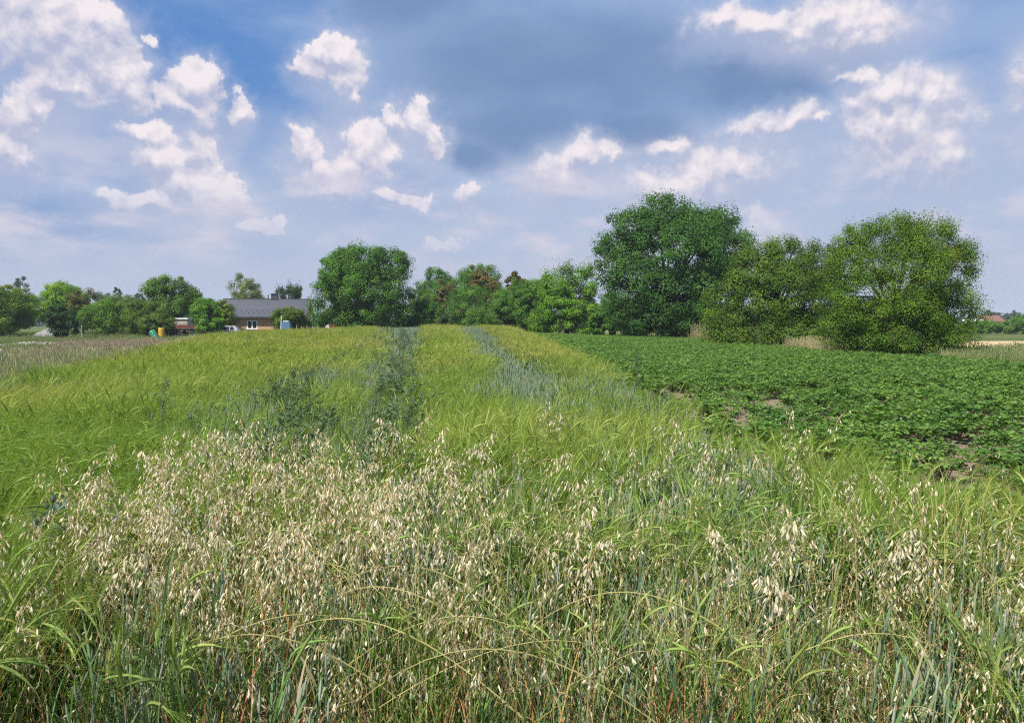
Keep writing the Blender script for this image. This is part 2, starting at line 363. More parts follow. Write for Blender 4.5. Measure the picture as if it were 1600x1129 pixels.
def stems_paths(r, m, rad, h, lean, la, n=5):
    a = r.random(m) * 6.283; q = rad * np.sqrt(r.random(m)); base = azv(a) * q[:, None]
    t = np.linspace(0, 1, n)
    d = azv(la)
    P = base[:, None] + d[:, None] * (lean[:, None] * t ** 2)[..., None] + U * (h[:, None] * (t - 0.12 * t ** 2 * (lean[:, None] / h[:, None]) ** 2))[..., None]
    return P
def blade(mb, r, start, az_, L, W_, up, droop, col, n=5, tipcol=None):
    m = len(start); t = np.linspace(0, 1, n)
    d = azv(az_)
    el_ = up[:, None] - droop[:, None] * t ** 1.3
    step = (d[:, None] * np.cos(el_)[..., None] + U * np.sin(el_)[..., None]) * (L / (n - 1))[:, None, None]
    P = start[:, None] + np.concatenate([np.zeros((m, 1, 3)), np.cumsum(step[:, :-1], 1)], 1)
    wd = W_[:, None] * np.array([0.6, 1.0, 0.95, 0.65, 0.06]) if n == 5 else W_[:, None] * np.interp(t, [0, .3, .7, 1], [0.6, 1, .75, .05])
    S = np.cross(d, U); S = S + (r.random((m, 3)) - 0.5) * 0.9
    C = var_rgb(m, n, col, 0.2, r)
    if tipcol is not None: C = C * (1 - t[None, :, None] ** 2) + np.asarray(tipcol) * t[None, :, None] ** 2
    mb.ribbons(P, wd, S, C)
def barley(seed, near=True, warm=0.0):
    r = np.random.default_rng(seed); mb = MB()
    m = 15 if near else 13; rad = 0.16 if near else 0.30
    thick = 1.0 if near else 2.6
    green = np.array([0.112, 0.200, 0.030]) * (1 - warm) + np.array([0.205, 0.262, 0.042]) * warm
    h = r.normal(0.70, 0.06, m); la = r.normal(0.1, 1.35, m); lean = np.abs(r.normal(0.12, 0.09, m))
    P = stems_paths(r, m, rad, h, lean, la)
    mb.tubes(P, 0.0015 * thick, var_rgb(m, 5, green * 1.15, 0.12, r))
    # leaves
    q = 4 if near else 3
    for k in range(q):
        t = r.uniform(0.15, 0.95, m); i = np.clip((t * 4).astype(int), 0, 3); f = t * 4 - i
        st = P[np.arange(m), i] * (1 - f)[:, None] + P[np.arange(m), i + 1] * f[:, None]
        yel = (r.random(m) < 0.10)[:, None]
        c = np.where(yel, np.array([0.42, 0.33, 0.10]), green)
        blade(mb, r, st, r.random(m) * 6.283, r.uniform(.12, .22, m), r.uniform(.0035, .0065, m) * (1 if near else 2.0), r.uniform(1.0, 1.45, m), r.uniform(0.2, 1.6, m), c)
    # heads: neck bends over, then ear with awns
    tip = P[:, -1]; n = 9; t = np.linspace(0, 1, n)
    e0 = r.uniform(1.1, 1.45, m); e1 = r.uniform(-0.7, 1.25, m)
    ang = e0[:, None] + (e1 - e0)[:, None] * t; L = 0.19
    d = azv(la + r.normal(0, .25, m))
    st = (d[:, None] * np.cos(ang)[..., None] + U * np.sin(ang)[..., None]) * (L / (n - 1))
    H = tip[:, None] + np.concatenate([np.zeros((m, 1, 3)), np.cumsum(st[:, :-1], 1)], 1)
    hc = np.array([0.38, 0.46, 0.15]) * (1 - warm) + np.array([0.48, 0.50, 0.19]) * warm
    rr = np.array([.0011, .0011, .0013, .0028, .0044, .0047, .0043, .0034, .001]) * (1 if near else 1.7)
    mb.tubes(H, rr[None], var_rgb(m, n, hc, .15, r), 4)
    na = 24 if near else 13
    for k in range(na):
        i = r.integers(3, 9, m); b = H[np.arange(m), i]; dd = st[np.arange(m), i - 1] / (L / (n - 1))
        dd = dd + r.normal(0, 0.17, (m, 3)) + U * 0.28; dd /= np.linalg.norm(dd, axis=1, keepdims=True)
        La = r.uniform(.09, .15, m)
        tt = np.linspace(0, 1, 3)
        PP = b[:, None] + dd[:, None] * (La[:, None] * tt)[..., None] - U * (0.018 * tt ** 2)[None, :, None]
        ac = np.array([0.225, 0.315, 0.055]) * (1 - warm) + np.array([0.41, 0.42, 0.095]) * warm
        w0 = (0.00085 if near else 0.0025)
        mb.ribbons(PP, np.array([[w0, w0 * .8, w0 * .2]]), np.cross(dd, r.normal(0, 1, (m, 3))), var_rgb(m, 3, ac, .2, r))
    return mb.mesh('barley', M_BAR)
def oat_panicle(mb, r, A, top_dir, ripe, ns=24, big=1.0):
    # A: (m,3) start of panicle axis
    m = len(A); n = 5; t = np.linspace(0, 1, n); L = r.uniform(.16, .25, m)
    ang0 = r.uniform(1.1, 1.5, m); ang1 = r.uniform(-0.6, 0.9, m)
    ang = ang0[:, None] + (ang1 - ang0)[:, None] * t
    d = azv(top_dir)
    st = (d[:, None] * np.cos(ang)[..., None] + U * np.sin(ang)[..., None]) * (L / (n - 1))[:, None, None]
    AX = A[:, None] + np.concatenate([np.zeros((m, 1, 3)), np.cumsum(st[:, :-1], 1)], 1)
    straw = np.array([0.50, 0.42, 0.20])
    mb.tubes(AX, np.array([[.0011, .001, .0009, .0007, .0005]]), var_rgb(m, n, straw, .15, r))
    for k in range(ns):
        u = (k + r.random(m)) / ns * 3.99; i = u.astype(int); f = (u - i)[:, None]
        b = AX[np.arange(m), i] * (1 - f) + AX[np.arange(m), i + 1] * f
        bl = (r.uniform(.02, .075, m) * (1.15 - u / 5)); ba = r.random(m) * 6.283; bd = azv(ba)
        e = b + bd * (bl * 0.8)[:, None] - U * (bl * r.uniform(-.3, .7, m))[:, None]
        mid = (b + e) / 2 + U * (bl * 0.25)[:, None]
        mb.ribbons(np.stack([b, mid, e], 1), 0.0008, np.cross(bd, U), var_rgb(m, 3, straw, .15, r))
        sl = r.uniform(.015, .024, m) * big
        hd = -U + bd * r.uniform(0, .7, m)[:, None] + r.normal(0, .22, (m, 3)); hd /= np.linalg.norm(hd, axis=1, keepdims=True)
        tt = np.array([0, .3, .65, 1.0])
        SP = e[:, None] + hd[:, None] * (sl[:, None] * tt)[..., None]
        rp = r.random((m, 1)) < ripe
        c = np.where(rp, np.array([0.76, 0.69, 0.50]), np.array([0.36, 0.42, 0.15])) * r.uniform(.75, 1.1, (m, 1))
        c = np.where(r.random((m, 1)) < 0.07, np.array([0.52, 0.38, 0.20]), c)
        rad = np.array([[.0006, .0027, .0021, .0002]]) * big
        mb.tubes(SP, rad * r.uniform(.8, 1.2, (m, 1)), np.repeat(c[:, None], 4, 1), 4)
        # one open glume beside it
        S2 = e[:, None] + (hd + np.cross(hd, bd) * 0.3)[:, None] * (sl[:, None] * tt * .95)[..., None]
        mb.ribbons(S2, np.array([[.001, .0048, .0036, .0003]]) * big, np.cross(hd, r.normal(0, 1, (m, 3))), np.repeat(c[:, None] * 1.1, 4, 1))
def oat(seed, ripe=0.8, m=7, hm=0.74, ns=22, rad=0.16, big=1.0):
    r = np.random.default_rng(seed); mb = MB()
    h = r.normal(hm, 0.12, m); la = r.random(m) * 6.283; lean = np.abs(r.normal(0.10, 0.10, m))
    P = stems_paths(r, m, rad, h, lean, la)
    g = np.array([0.20, 0.25, 0.08]); s_ = np.array([0.48, 0.42, 0.19])
    cm = np.where(r.random((m, 1)) < 0.45, s_, g)
    mb.tubes(P, np.array([[.0019, .0018, .0016, .0013, .001]]), var_rgb(m, 5, cm, .15, r))
    for k in range(4):
        t = r.uniform(0.1, 0.8, m); i = np.clip((t * 4).astype(int), 0, 3); f = t * 4 - i
        st = P[np.arange(m), i] * (1 - f)[:, None] + P[np.arange(m), i + 1] * f[:, None]
        u = r.random((m, 1))
        c = np.where(u < .16, np.array([0.50, 0.36, 0.11]), np.where(u < .30, np.array([0.40, 0.20, 0.08]), np.where(u < .65, np.array([0.13, 0.22, 0.05]), np.array([0.11, 0.22, 0.03]))))
        blade(mb, r, st, r.random(m) * 6.283, r.uniform(.14, .28, m), r.uniform(.0035, .0075, m), r.uniform(1.0, 1.5, m), r.uniform(0.1, 1.9, m), c)
    oat_panicle(mb, r, P[:, -1], la + r.normal(0, .6, m), ripe, ns, big)
    return mb.mesh('oat', M_OAT)
def rye(seed, near=True):
    r = np.random.default_rng(seed); mb = MB(); m = 15 if near else 13; rad = 0.15 if near else 0.28
    th = 1 if near else 2.0
    h = r.normal(0.68, 0.09, m); la = r.normal(0.2, 1.0, m); lean = np.abs(r.normal(0.05, 0.05, m))
    P = stems_paths(r, m, rad, h, lean, la); c0 = np.array([0.20, 0.285, 0.155])
    c0 = c0 if near else np.array([0.17, 0.245, 0.165])
    mb.tubes(P, 0.0021 * th, var_rgb(m, 5, c0, .18, r))
    for k in range(4):
        t = r.uniform(0.25, 1.0, m); i = np.clip((t * 4).astype(int), 0, 3); f = t * 4 - i
        st = P[np.arange(m), i] * (1 - f)[:, None] + P[np.arange(m), i + 1] * f[:, None]
        c = np.where(r.random((m, 1)) < .2, np.array([0.34, 0.33, 0.19]), np.array([0.15, 0.24, 0.105]))
        blade(mb, r, st, r.random(m) * 6.283, r.uniform(.12, .24, m), r.uniform(.006, .010, m) * th, r.uniform(1.1, 1.5, m), r.uniform(0.1, 1.0, m), c)
    # narrow closed ears
    tp = P[:, -1]; dr = P[:, -1] - P[:, -2]; dr /= np.linalg.norm(dr, axis=1, keepdims=True)
    tt = np.array([0, .3, .7, 1.0]); E_ = tp[:, None] + dr[:, None] * (0.07 * tt)[None, :, None]
    mb.tubes(E_, np.array([[.0015, .0038, .0034, .0005]]) * th, var_rgb(m, 4, (0.34, 0.40, 0.30), .2, r), 4)
    return mb.mesh('rye', M_RYE)
def tuft(seed, cols, m=30, rad=0.2, h=(0.2, 0.5), w=(0.004, 0.009), material=None, up=(0.9, 1.5), droop=(0.1, 1.5), heads=None):
    r = np.random.default_rng(seed); mb = MB()
    a = r.random(m) * 6.283; q = rad * np.sqrt(r.random(m)); st = azv(a) * q[:, None]
    c = np.array(cols)[r.integers(0, len(cols), m)]
    blade(mb, r, st, r.random(m) * 6.283, r.uniform(*h, m), r.uniform(*w, m), r.uniform(*up, m), r.uniform(*droop, m), c)
    if heads:
        k = m // 3; hh = r.uniform(h[0], h[1], k) * 1.15; la = r.random(k) * 6.283
        P = stems_paths(r, k, rad, hh, r.uniform(.02, .18, k), la)
        mb.tubes(P, w[0] * .35, var_rgb(k, 5, heads, .2, r))
        dr = P[:, -1] - P[:, -2]; dr /= np.linalg.norm(dr, axis=1, keepdims=True)
        tt = np.array([0, .3, .7, 1.0]); E_ = P[:, -1][:, None] + dr[:, None] * (0.10 * tt)[None, :, None]
        mb.tubes(E_, np.array([[.2, 1, .8, .1]]) * w[0], var_rgb(k, 4, heads, .2, r), 4)
    return mb.mesh('tuft', material or M_DRY)

C_BARN = protos('barley_near', [barley(10 + i, True, (0.0, 0.1, 0.25, 0.5, 0.75, 0.95)[i]) for i in range(6)])
C_BARF = protos('barley_far', [barley(30 + i, False, (0.1, 0.3, 0.5, 0.75, 0.9, 1.0)[i]) for i in range(6)])
C_OAT = protos('oat_near', [oat(50 + i, (0.3, 0.45, 0.6, 0.8, 0.9, 0.95)[i], ns=(9, 12, 14, 16, 18, 22)[i]) for i in range(6)])
C_OATG = protos('oat_green', [oat(60 + i, (0.12, 0.25, 0.35, 0.5)[i], m=12, hm=0.70, ns=6, big=.7) for i in range(4)])
C_RYEN = protos('rye_near', [rye(70 + i, True) for i in range(4)])
C_RYEF = protos('rye_far', [rye(80 + i, False) for i in range(4)])
GRN = [(0.11, 0.215, 0.03), (0.08, 0.165, 0.025), (0.16, 0.25, 0.045), (0.12, 0.21, 0.06)]
DRYC = [(0.46, 0.36, 0.12), (0.55, 0.44, 0.16), (0.36, 0.25, 0.13), (0.30, 0.17, 0.09), (0.24, 0.24, 0.10)]
C_UND = protos('understorey', [tuft(90 + i, GRN + DRYC[:(i % 4) + 2], 64, 0.17, (0.22, 0.55), (0.0025, 0.0065), M_OAT, (1.1, 1.55), (0.0, 1.3)) for i in range(5)])

C_BRN = protos('withered', [tuft(97 + i, [(0.36, 0.17, 0.09), (0.28, 0.17, 0.11), (0.42, 0.27, 0.15)], 60, 0.17, (0.3, 0.62), (0.004, 0.009), M_OAT, (0.9, 1.5), (0.1, 1.6)) for i in range(2)])
POLY = {
 'rye_left': [(-14.5, 85), (-9.6, 85), (-1.0, 5.9), (-0.65, 4.2), (-1.2, 5.0), (-1.6, 4.6), (-2.7, 6.0), (-3.6, 9.0), (-3.9, 12.5), (-4.9, 24.4)],
 'gap_left': [(-9.6, 60), (-2.0, 8.6), (-1.65, 6.2), (-2.35, 9.4), (-4.0, 19.0)],
 'rye_right': [(-5.2, 70), (-3.2, 70), (0.9, 13.5), (1.9, 12.0), (1.72, 6.5), (1.6, 4.75), (1.1, 3.1), (0.62, 3.0), (0.73, 4.85), (0.22, 6.5), (-0.3, 12.0)],
 'oats': [(-1.7,2.3),(-2.05,3.4),(-1.75,4.1),(-1.1,4.5),(-.75,4.4),(-.55,3.6),(-.2,3.5),(.3,4.4),(.55,3.6),(1.2,4.0),(1.45,3.3),(1.2,2.9),(1.6,2.9),(3.2,2.9),(3.2,1.2),(-1.7,1.2)],
}
def crop():
    bx = []; by = []
    for y0, y1, d in ((1.98, 5.0, 0.135), (5.0, 9.0, 0.155), (9.0, 15.0, 0.20)):
        x, y = jgrid(-13, 9, y0, y1, d); bx.append(x); by.append(y)
    nx = np.concatenate(bx); ny = np.concatenate(by)
    bx = []; by = []
    for y0, y1, d in ((15.0, 30.0, 0.27), (30.0, 78.0, 0.42)):
        x, y = jgrid(-28, 6, y0, y1, d); bx.append(x); by.append(y)
    fx = np.concatenate(bx); fy = np.concatenate(by)
    # the front edge of the crop is ragged
    near_keep = ny > 2.0 + 0.22 * fbm(nx, ny, 2.2, 40)
    nx = nx[near_keep]; ny = ny[near_keep]
    out = {}
    for nm, x, y in (('n', nx, ny), ('f', fx, fy)):
        inside = (x > edgeL(y) + 0.5 * (fbm(x, y, 0.8, 8) - .5)) & (x < edgeR(y) - 0.30 + 0.3 * (fbm(x, y, 1.1, 9) - .5))
        x = x[inside]; y = y[inside]
        s = np.clip(y * 0.04, 0.12, 0.7)
        wx = x + (fbm(x, y, 1.1, 20) - .5) * s * 2.2; wy = y + (fbm(x, y, 1.1, 25) - .5) * s * 2.5
        zone = np.zeros(len(x), int)                      # 0 barley
        ry = (inpoly(wx, wy, POLY['rye_left']) & ~inpoly(wx, wy, POLY['gap_left'])) | inpoly(wx, wy, POLY['rye_right'])
        ry |= (fbm(x, y, 0.45, 33) > 0.70) & (y < 20)
        zone[ry & (rng.random(len(x)) < 0.48 + 0.55 * fbm(x, y, 1.6, 34) + 0.4 * sstep(y, 9, 14) + .05 * (x > 0))] = 1
        oa = inpoly(wx, wy, POLY['oats'])
        dens = np.clip((1.15 * sstep(fbm(x, y, 1.3, 95), .32, .55) + .12) * np.where(x < -.45, .52, .17) * (0.55 + .45 * sstep(y, 2.0, 2.5)), 0, 1)
        alt = rng.random(len(x)); sel = oa & (rng.random(len(x)) < dens); zone[oa] = np.where(alt[oa] < .14, 1, np.where(alt[oa] < .34, 3, 0)); zone[sel] = 2
        # scattered oats at the fringe of their patch and in the barley
        zone[(zone < 2) & (rng.random(len(x)) < 0.07) & (y < 5.5) & (x > -2.2)] = 2
        zone[(zone == 2) & (rng.random(len(x)) < 0.10)] = 1
        zone[(zone == 2) & (rng.random(len(x)) < 0.04)] = 0
        u0 = rng.random(len(x)); zone[(zone == 0) & (y < 3.3) & (x > -1.55) & (u0 < .82)] = 4
        zone[(zone == 4) & (u0 < .12)] = 1; zone[(zone == 4) & (u0 > .62)] = 3
        out[nm] = (x, y, zone)
    def put_(name, label, cat, sets, coll_n, coll_f, pick):
        pass
    def build(name, label, cat, x, y, coll, idx, smin=0.9, smax=1.12, align=True, zs=1.0):
        n = len(x)
        if not n: return
        rz = rng.normal(0, 0.8, n) if align else rng.random(n) * 6.283
        rot = np.stack([rng.normal(0, .03, n), rng.normal(0, .03, n), rz], -1)
        s = rng.uniform(smin, smax, n); sc = np.stack([s, s, s * zs], -1) if np.ndim(zs) == 0 else np.stack([s, s, s * zs], -1)
        scatter(name, label, cat, np.stack([x, y, gh(x, y) - 0.01], -1), rot, sc, idx, coll)
    def warm_idx(x, y, lo):
        w = (fbm(x, y, 0.35, 60) - .5) * 1.5 + .45 + sstep(y, 4, 40) * 0.42 + sstep(x, -2.5, 1.5) * 0.18 - 0.30 + rng.normal(0, .10, len(x))
        return np.clip((w * 6).astype(int), 0, 5)
    x, y, z = out['n']; hz = 0.84 + 0.30 * fbm(x, y, 1.3, 70)
    k = z == 0; build('barley_crop', 'bright green bearded barley filling the near field', 'crop', x[k], y[k], C_BARN, warm_idx(x[k], y[k], 0), zs=hz[k])
    k = z == 1; build('rye_crop', 'blue green grey upright stalks in strips through the near barley', 'crop', x[k], y[k], C_RYEN, rng.integers(0, 4, k.sum()), zs=hz[k])
    k = z == 4; build('green_oat_crop', 'green and straw stalks with thin small oat panicles at the front', 'crop', x[k], y[k], C_OATG, rng.integers(0, 4, k.sum()), align=False, zs=hz[k])
    k = z == 2
    rp = np.clip(((0.30 + 0.75 * fbm(x, y, 0.9, 77) + sstep(-x, -0.6, 0.6) * 0.28 + rng.normal(0, .12, len(x))) * 5.2).astype(int), 0, 5)
    build('oat_crop', 'pale cream drooping oat panicles in the front of the field', 'crop', x[k], y[k], C_OAT, rp[k], align=False, zs=(hz[k]))
    x, y, z = out['f']; hz = 0.90 + 0.2 * fbm(x, y, 0.9, 70)
    k = z == 0; build('far_barley_crop', 'yellow green barley covering the far crest of the field', 'crop', x[k], y[k], C_BARF, warm_idx(x[k], y[k], 1), zs=hz[k])
    k = z >= 1; build('far_rye_crop', 'grey green stalks along the far tramlines', 'crop', x[k], y[k], C_RYEF, rng.integers(0, 4, k.sum()), zs=hz[k] * 0.92)
    x, y = jgrid(-9, 9, 1.75, 6.5, 0.13); k = (x > edgeL(y)) & (x < edgeR(y) - 0.3) & ((y < 4.0) | (rng.random(len(x)) < .45)); x = x[k]; y = y[k]
    P2 = np.array([(1.15, 4.1), (1.6, 6.2), (-2.05, 6.7), (-2.3, 7.3), (-1.9, 6.0), (.93, 3.65), (1.05, 3.45), (.45, 2.5), (-.9, 2.2), (1.3, 2.3), (-1.6, 5.2)])
    q = np.repeat(P2, 9, 0) + rng.normal(0, .16, (99, 2)); build('dead_weeds', 'rust brown withered weeds in gaps of the crop', 'weeds', q[:, 0], q[:, 1], C_BRN, rng.integers(0, 2, len(q)), 1.0, 1.4, False)
    build('undergrowth', 'low green and straw coloured blades at the foot of the oats', 'grass', x, y, C_UND, rng.integers(0, 5, len(x)), 0.8, 1.3, False)
crop()

# ------------------------------------------------------------------ weeds among the crop
def weed_meshes(kind, seed):
    r = np.random.default_rng(seed); st = MB(); fo = MB()
    if kind == 'goosefoot': H = 0.98; nb = 16; leafL = (.025, .05); wr = .5; cols = [(0.10, 0.165, 0.07), (0.13, 0.20, 0.095), (0.075, 0.13, 0.06)]; nl = 34; spread = .20
    elif kind == 'mustard': H = 1.05; nb = 20; leafL = (.015, .035); wr = .30; cols = [(0.13, 0.185, 0.115), (0.10, 0.16, 0.10), (0.17, 0.21, 0.12)]; nl = 40; spread = .17
    else: H = 0.85; nb = 18; leafL = (.05, .10); wr = .20; cols = [(0.085, 0.15, 0.095), (0.12, 0.19, 0.13), (0.07, 0.12, 0.08)]; nl = 16; spread = .16
    t = np.linspace(0, 1, 6); bend = r.normal(0, .05, 2)
    main = np.stack([bend[0] * t ** 2, bend[1] * t ** 2, H * t], -1)[None]
    st.tubes(main, np.linspace(.006, .002, 6)[None], np.array([0.16, 0.20, 0.10]), 5)
    zt = np.linspace(.12, .97, nb) + r.normal(0, .02, nb); a = np.arange(nb) * 2.4 + r.normal(0, .3, nb)
    Lb = spread * (1.15 - zt) ** 0.6 * r.uniform(.7, 1.3, nb) * 1.3
    b0 = np.stack([bend[0] * zt ** 2, bend[1] * zt ** 2, H * zt], -1); tt = np.linspace(0, 1, 4)
    BR = b0[:, None] + azv(a)[:, None] * (Lb[:, None] * tt * .8)[..., None] + U * (Lb[:, None] * (tt * .9 + tt ** 2 * .5))[..., None]
    st.tubes(BR, np.linspace(.0028, .0012, 4)[None], np.array([0.14, 0.19, 0.09]), 3)
    for k in range(nl):
        i = r.integers(0, 3, nb); f = r.random((nb, 1)); P = BR[np.arange(nb), i] * (1 - f) + BR[np.arange(nb), i + 1] * f
        la = r.random(nb) * 6.283; D = azv(la) + U * r.uniform(-.5, .9, nb)[:, None]
        c = np.array(cols)[r.integers(0, 3, nb)] * r.uniform(.8, 1.25, (nb, 1))
        L = r.uniform(*leafL, nb)
        fo.leaves(P + azv(la) * .006, D, U + r.normal(0, .4, (nb, 3)), L, L * wr, c)
    if kind == 'thistle':
        tips = BR[:, -1][zt > .55]; m = len(tips); q = np.array([0, .3, .6, 1.])
        fo.tubes(tips[:, None] + (U * 0.03 * q[:, None])[None], np.array([[.004, .010, .009, .004]]), np.array([0.13, 0.16, 0.12]), 6)
    return st.mesh(kind + '_stem', M_WEED), fo.mesh(kind + '_leaves', M_WEED)
WM = {k: [weed_meshes(k, 200 + 10 * i + j) for j in range(3)] for i, k in enumerate(('goosefoot', 'mustard', 'thistle'))}
def weed(kind, x, y, h, label, group=None, cat='weed'):
    r = random.Random(int(x * 977 + y * 131)); sm, fm = WM[kind][r.randrange(3)]
    nm = {'goosefoot': 'goosefoot_plant', 'mustard': 'mustard_plant', 'thistle': 'thistle'}[kind]
    root = empty(nm, (x, y, float(gh(x, y))), r.random() * 6.28); k_ = 1.25 if kind == 'thistle' else 1.05; root.scale = (h * k_, h * k_, h * (1.08 if kind == 'thistle' else 1))
    link('stem', sm, root); link('foliage', fm, root)
    return tag(root, label, cat, group)
# dense dark columns along the left tramline
r = random.Random(5)
for i in range(56):      # the dark clump beside the left tramline
    t = r.random(); y = 4.5 + 6.2 * t; x = -1.27 - 0.285 * (y - 4.6) + r.gauss(0, .10 + .012 * y)
    weed('goosefoot', x, y, r.uniform(.74, 1.0), 'dark green goosefoot in the dense clump along the left tramline', 'goosefoot in the left clump')
for i in range(96):      # the line along the right side of that tramline, running away
    y = 4.4 * (11.0 ** (i / 95)) + r.uniform(-.1, .1); x = -0.76 - (y - 4.9) * .142 + r.gauss(0, .07 + y * .008)
    weed('goosefoot' if r.random() < .6 else 'mustard', x, y, r.uniform(.84, 1.04), 'green weed in the long line down the middle tramline', 'weeds down the middle tramline')
for i in range(44):
    y = 9.5 * (5.0 ** (i / 43)); x = -2.95 - (y - 9.9) * .125 + r.gauss(0, .12 + y * .006)
    weed('mustard' if r.random() < .5 else 'goosefoot', x, y, r.uniform(.84, 1.0), 'grey green weed in the row forking off to the left', 'weeds in the forking row')
for i in range(40):
    y = r.uniform(5.5, 22); x = -1.15 - (y - 5.5) * .150 + r.gauss(0, .2)
    weed('mustard', x, y, r.uniform(.75, .95), 'thin grey mustard weed between the two dark lines', 'mustard between the tramlines')
for i, (x, y, h, lb) in enumerate([(-2.85, 5.2, .92, 'blue green thistle in the barley far left of the oats'), (-1.72, 4.55, .95, 'round dark thistle rising behind the pale oats'),
      (-2.02, 3.25, .98, 'tall blue green thistle at the left end of the oats'), (-1.88, 2.9, .84, 'shorter thistle leaning on the tall one at the left end'),
      (-2.65, 4.9, .88, 'thistle with spiky dark leaves at the edge of the bright barley'), (-0.60, 4.1, .92, 'dark blue thistle standing in a gap of the oats'),
      (-0.50, 3.55, .80, 'low thistle in the middle gap of the oats'), (-1.58, 4.4, .86, 'thistle crowding the round dark one'), (1.30, 3.45, .74, 'low thistle among the blue grey stalks right of the middle')]):
    weed('thistle', x, y, h, lb, cat='thistle')
for i in range(40):
    y = r.uniform(7.6, 12.5); x = float(edgeL(y)) + r.uniform(-1.2, 1.1)
    weed('mustard', x, y, r.uniform(.7, .98), 'blue grey weed in the thicket at the left field edge', 'weeds at the left field edge')
for i, (x, y, h, lb, k) in enumerate([(-8.9, 26, 1.15, 'lone bushy weed in the barley left of the tramlines', 'mustard'), (-3.05, 6.6, 1.12, 'tall pale weed standing alone among the bright barley', 'mustard'),
      (2.55, 15.6, 1.0, 'single thin weed at the edge of the potato rows', 'mustard'), (-2.6, 6.3, .95, 'small grey weed in the barley by the dark clump', 'mustard')]):
    weed(k, x, y, h, lb)

# standout oat stalks that rise over the canopy
def stalk_mesh(seed, ripe=0.97, big=1.25):
    r_ = np.random.default_rng(seed); a = MB(); b = MB(); h = np.array([0.90]); la = r_.random(1) * 6.283
    P = stems_paths(r_, 1, 0.0, h, np.array([r_.uniform(.05, .25)]), la); a.tubes(P, np.array([[.0024, .0022, .002, .0016, .0012]]), np.array([0.50, 0.45, 0.22]), 5)
    blade(a, r_, P[:, 2], r_.random(1) * 6.283, np.array([.25]), np.array([.009]), np.array([1.2]), np.array([1.4]), np.array([0.35, 0.36, 0.12]))
    oat_panicle(b, r_, P[:, -1], la, ripe, 44, big)
    return a.mesh('oat_stem', M_OAT), b.mesh('oat_panicle', M_OAT)
SM = [stalk_mesh(300 + i) for i in range(5)]
for i in range(70):
    u = r.random()
    if u < .55: x = r.uniform(-1.75, -.2); y = r.uniform(2.5, 5.3)
    else: x = r.uniform(-.2, 1.9); y = r.uniform(2.3, 4.8)
    if abs(x) > .62 * y: x *= .7
    s_, p_ = SM[i % 5]; root = empty('oat_stalk', (x, y, float(gh(x, y))), r.random() * 6.28)
    k = r.uniform(.86, 1.08); root.scale = (k, k, k)
    link('stem', s_, root); link('panicle', p_, root)
    tag(root, 'ripe cream oat stalk standing over the front crop', 'oat stalk', 'oat stalks above the canopy')

# long lodged stalks lying in arcs across the canopy
def lodged(seed):
    r_ = np.random.default_rng(seed); a = MB(); b = MB(); n = 14; t = np.linspace(0, 1, n)
    Lx = r_.uniform(.6, 1.0); P = np.stack([Lx * t, .12 * np.sin(t * 3) * r_.uniform(-1, 1), .45 + .42 * np.sin(.35 + t * 1.9) * r_.uniform(.9, 1.05)], -1)[None]
    P[:, :, 2] -= .12 * t[None] ** 3
    a.tubes(P, np.linspace(.0024, .0012, n)[None], np.array([0.46, 0.42, 0.17]), 5)
    oat_panicle(b, r_, P[:, -1], np.array([0.0]), .9, 16, 1.05)
    return a.mesh('lodged_stem', M_OAT), b.mesh('lodged_panicle', M_OAT)
LM = [lodged(340 + i) for i in range(4)]
for i in range(30):
    y = r.uniform(2.1, 4.6); x = r.uniform(-.6, .6) * y
    root = empty('lodged_oat_stalk', (x, y, float(gh(x, y)) + r.uniform(-.06, .08)), r.choice([r.gauss(.4, .5), r.gauss(2.8, .5)]))
    link('stem', LM[i % 4][0], root); link('panicle', LM[i % 4][1], root)
    tag(root, 'long yellow oat stalk bent over in an arc across the front crop', 'oat stalk', 'bent oat stalks')

# ------------------------------------------------------------------ potatoes
def potato_meshes(seed):
    r = np.random.default_rng(seed); st = MB(); fo = MB(); ns = 9
    a = np.arange(ns) * 2.4 + r.normal(0, .3, ns); L = r.uniform(.22, .36, ns); t = np.linspace(0, 1, 4)
    P = azv(a)[:, None] * (L[:, None] * t * r.uniform(.5, 1.0, (ns, 1)))[..., None] + U * ((.40 * r.uniform(.7, 1.05, (ns, 1))) * np.sin(t * 1.5))[..., None]
    st.tubes(P, np.linspace(.005, .003, 4)[None], np.array([0.16, 0.24, 0.07]), 4)
    cols = np.array([(0.078, 0.168, 0.028), (0.108, 0.218, 0.038), (0.155, 0.275, 0.054)])
    for k in range(7):       # compound leaves: rachis with leaflets
        i = r.integers(1, 3, ns); f = r.random((ns, 1)); B = P[np.arange(ns), i] * (1 - f) + P[np.arange(ns), i + 1] * f
        la = a + r.normal(0, 1.2, ns); D = azv(la) + U * r.uniform(-.2, .7, ns)[:, None]; D /= np.linalg.norm(D, axis=1, keepdims=True)
        RL = r.uniform(.10, .18, ns); cc = cols[r.integers(0, 3, ns)] * r.uniform(.85, 1.2, (ns, 1))
        for q in range(5):
            s = -1 if q % 2 else 1; u = (q // 2 + 1) / 3
            B2 = B + D * (RL * u)[:, None]; S = np.cross(D, U); 
            D2 = D * .5 + S * s * .9 - U * r.uniform(0, .4, ns)[:, None] if q < 4 else D - U * .3
            ll = r.uniform(.055, .085, ns)
            fo.leaves(B2, D2, U + r.normal(0, .35, (ns, 3)), ll, ll * .72, cc * r.uniform(.9, 1.1, (ns, 1)), .16)
    return st.mesh('potato_stem', M_POT), fo.mesh('potato_leaves', M_POT)
PM = [potato_meshes(400 + i) for i in range(5)]
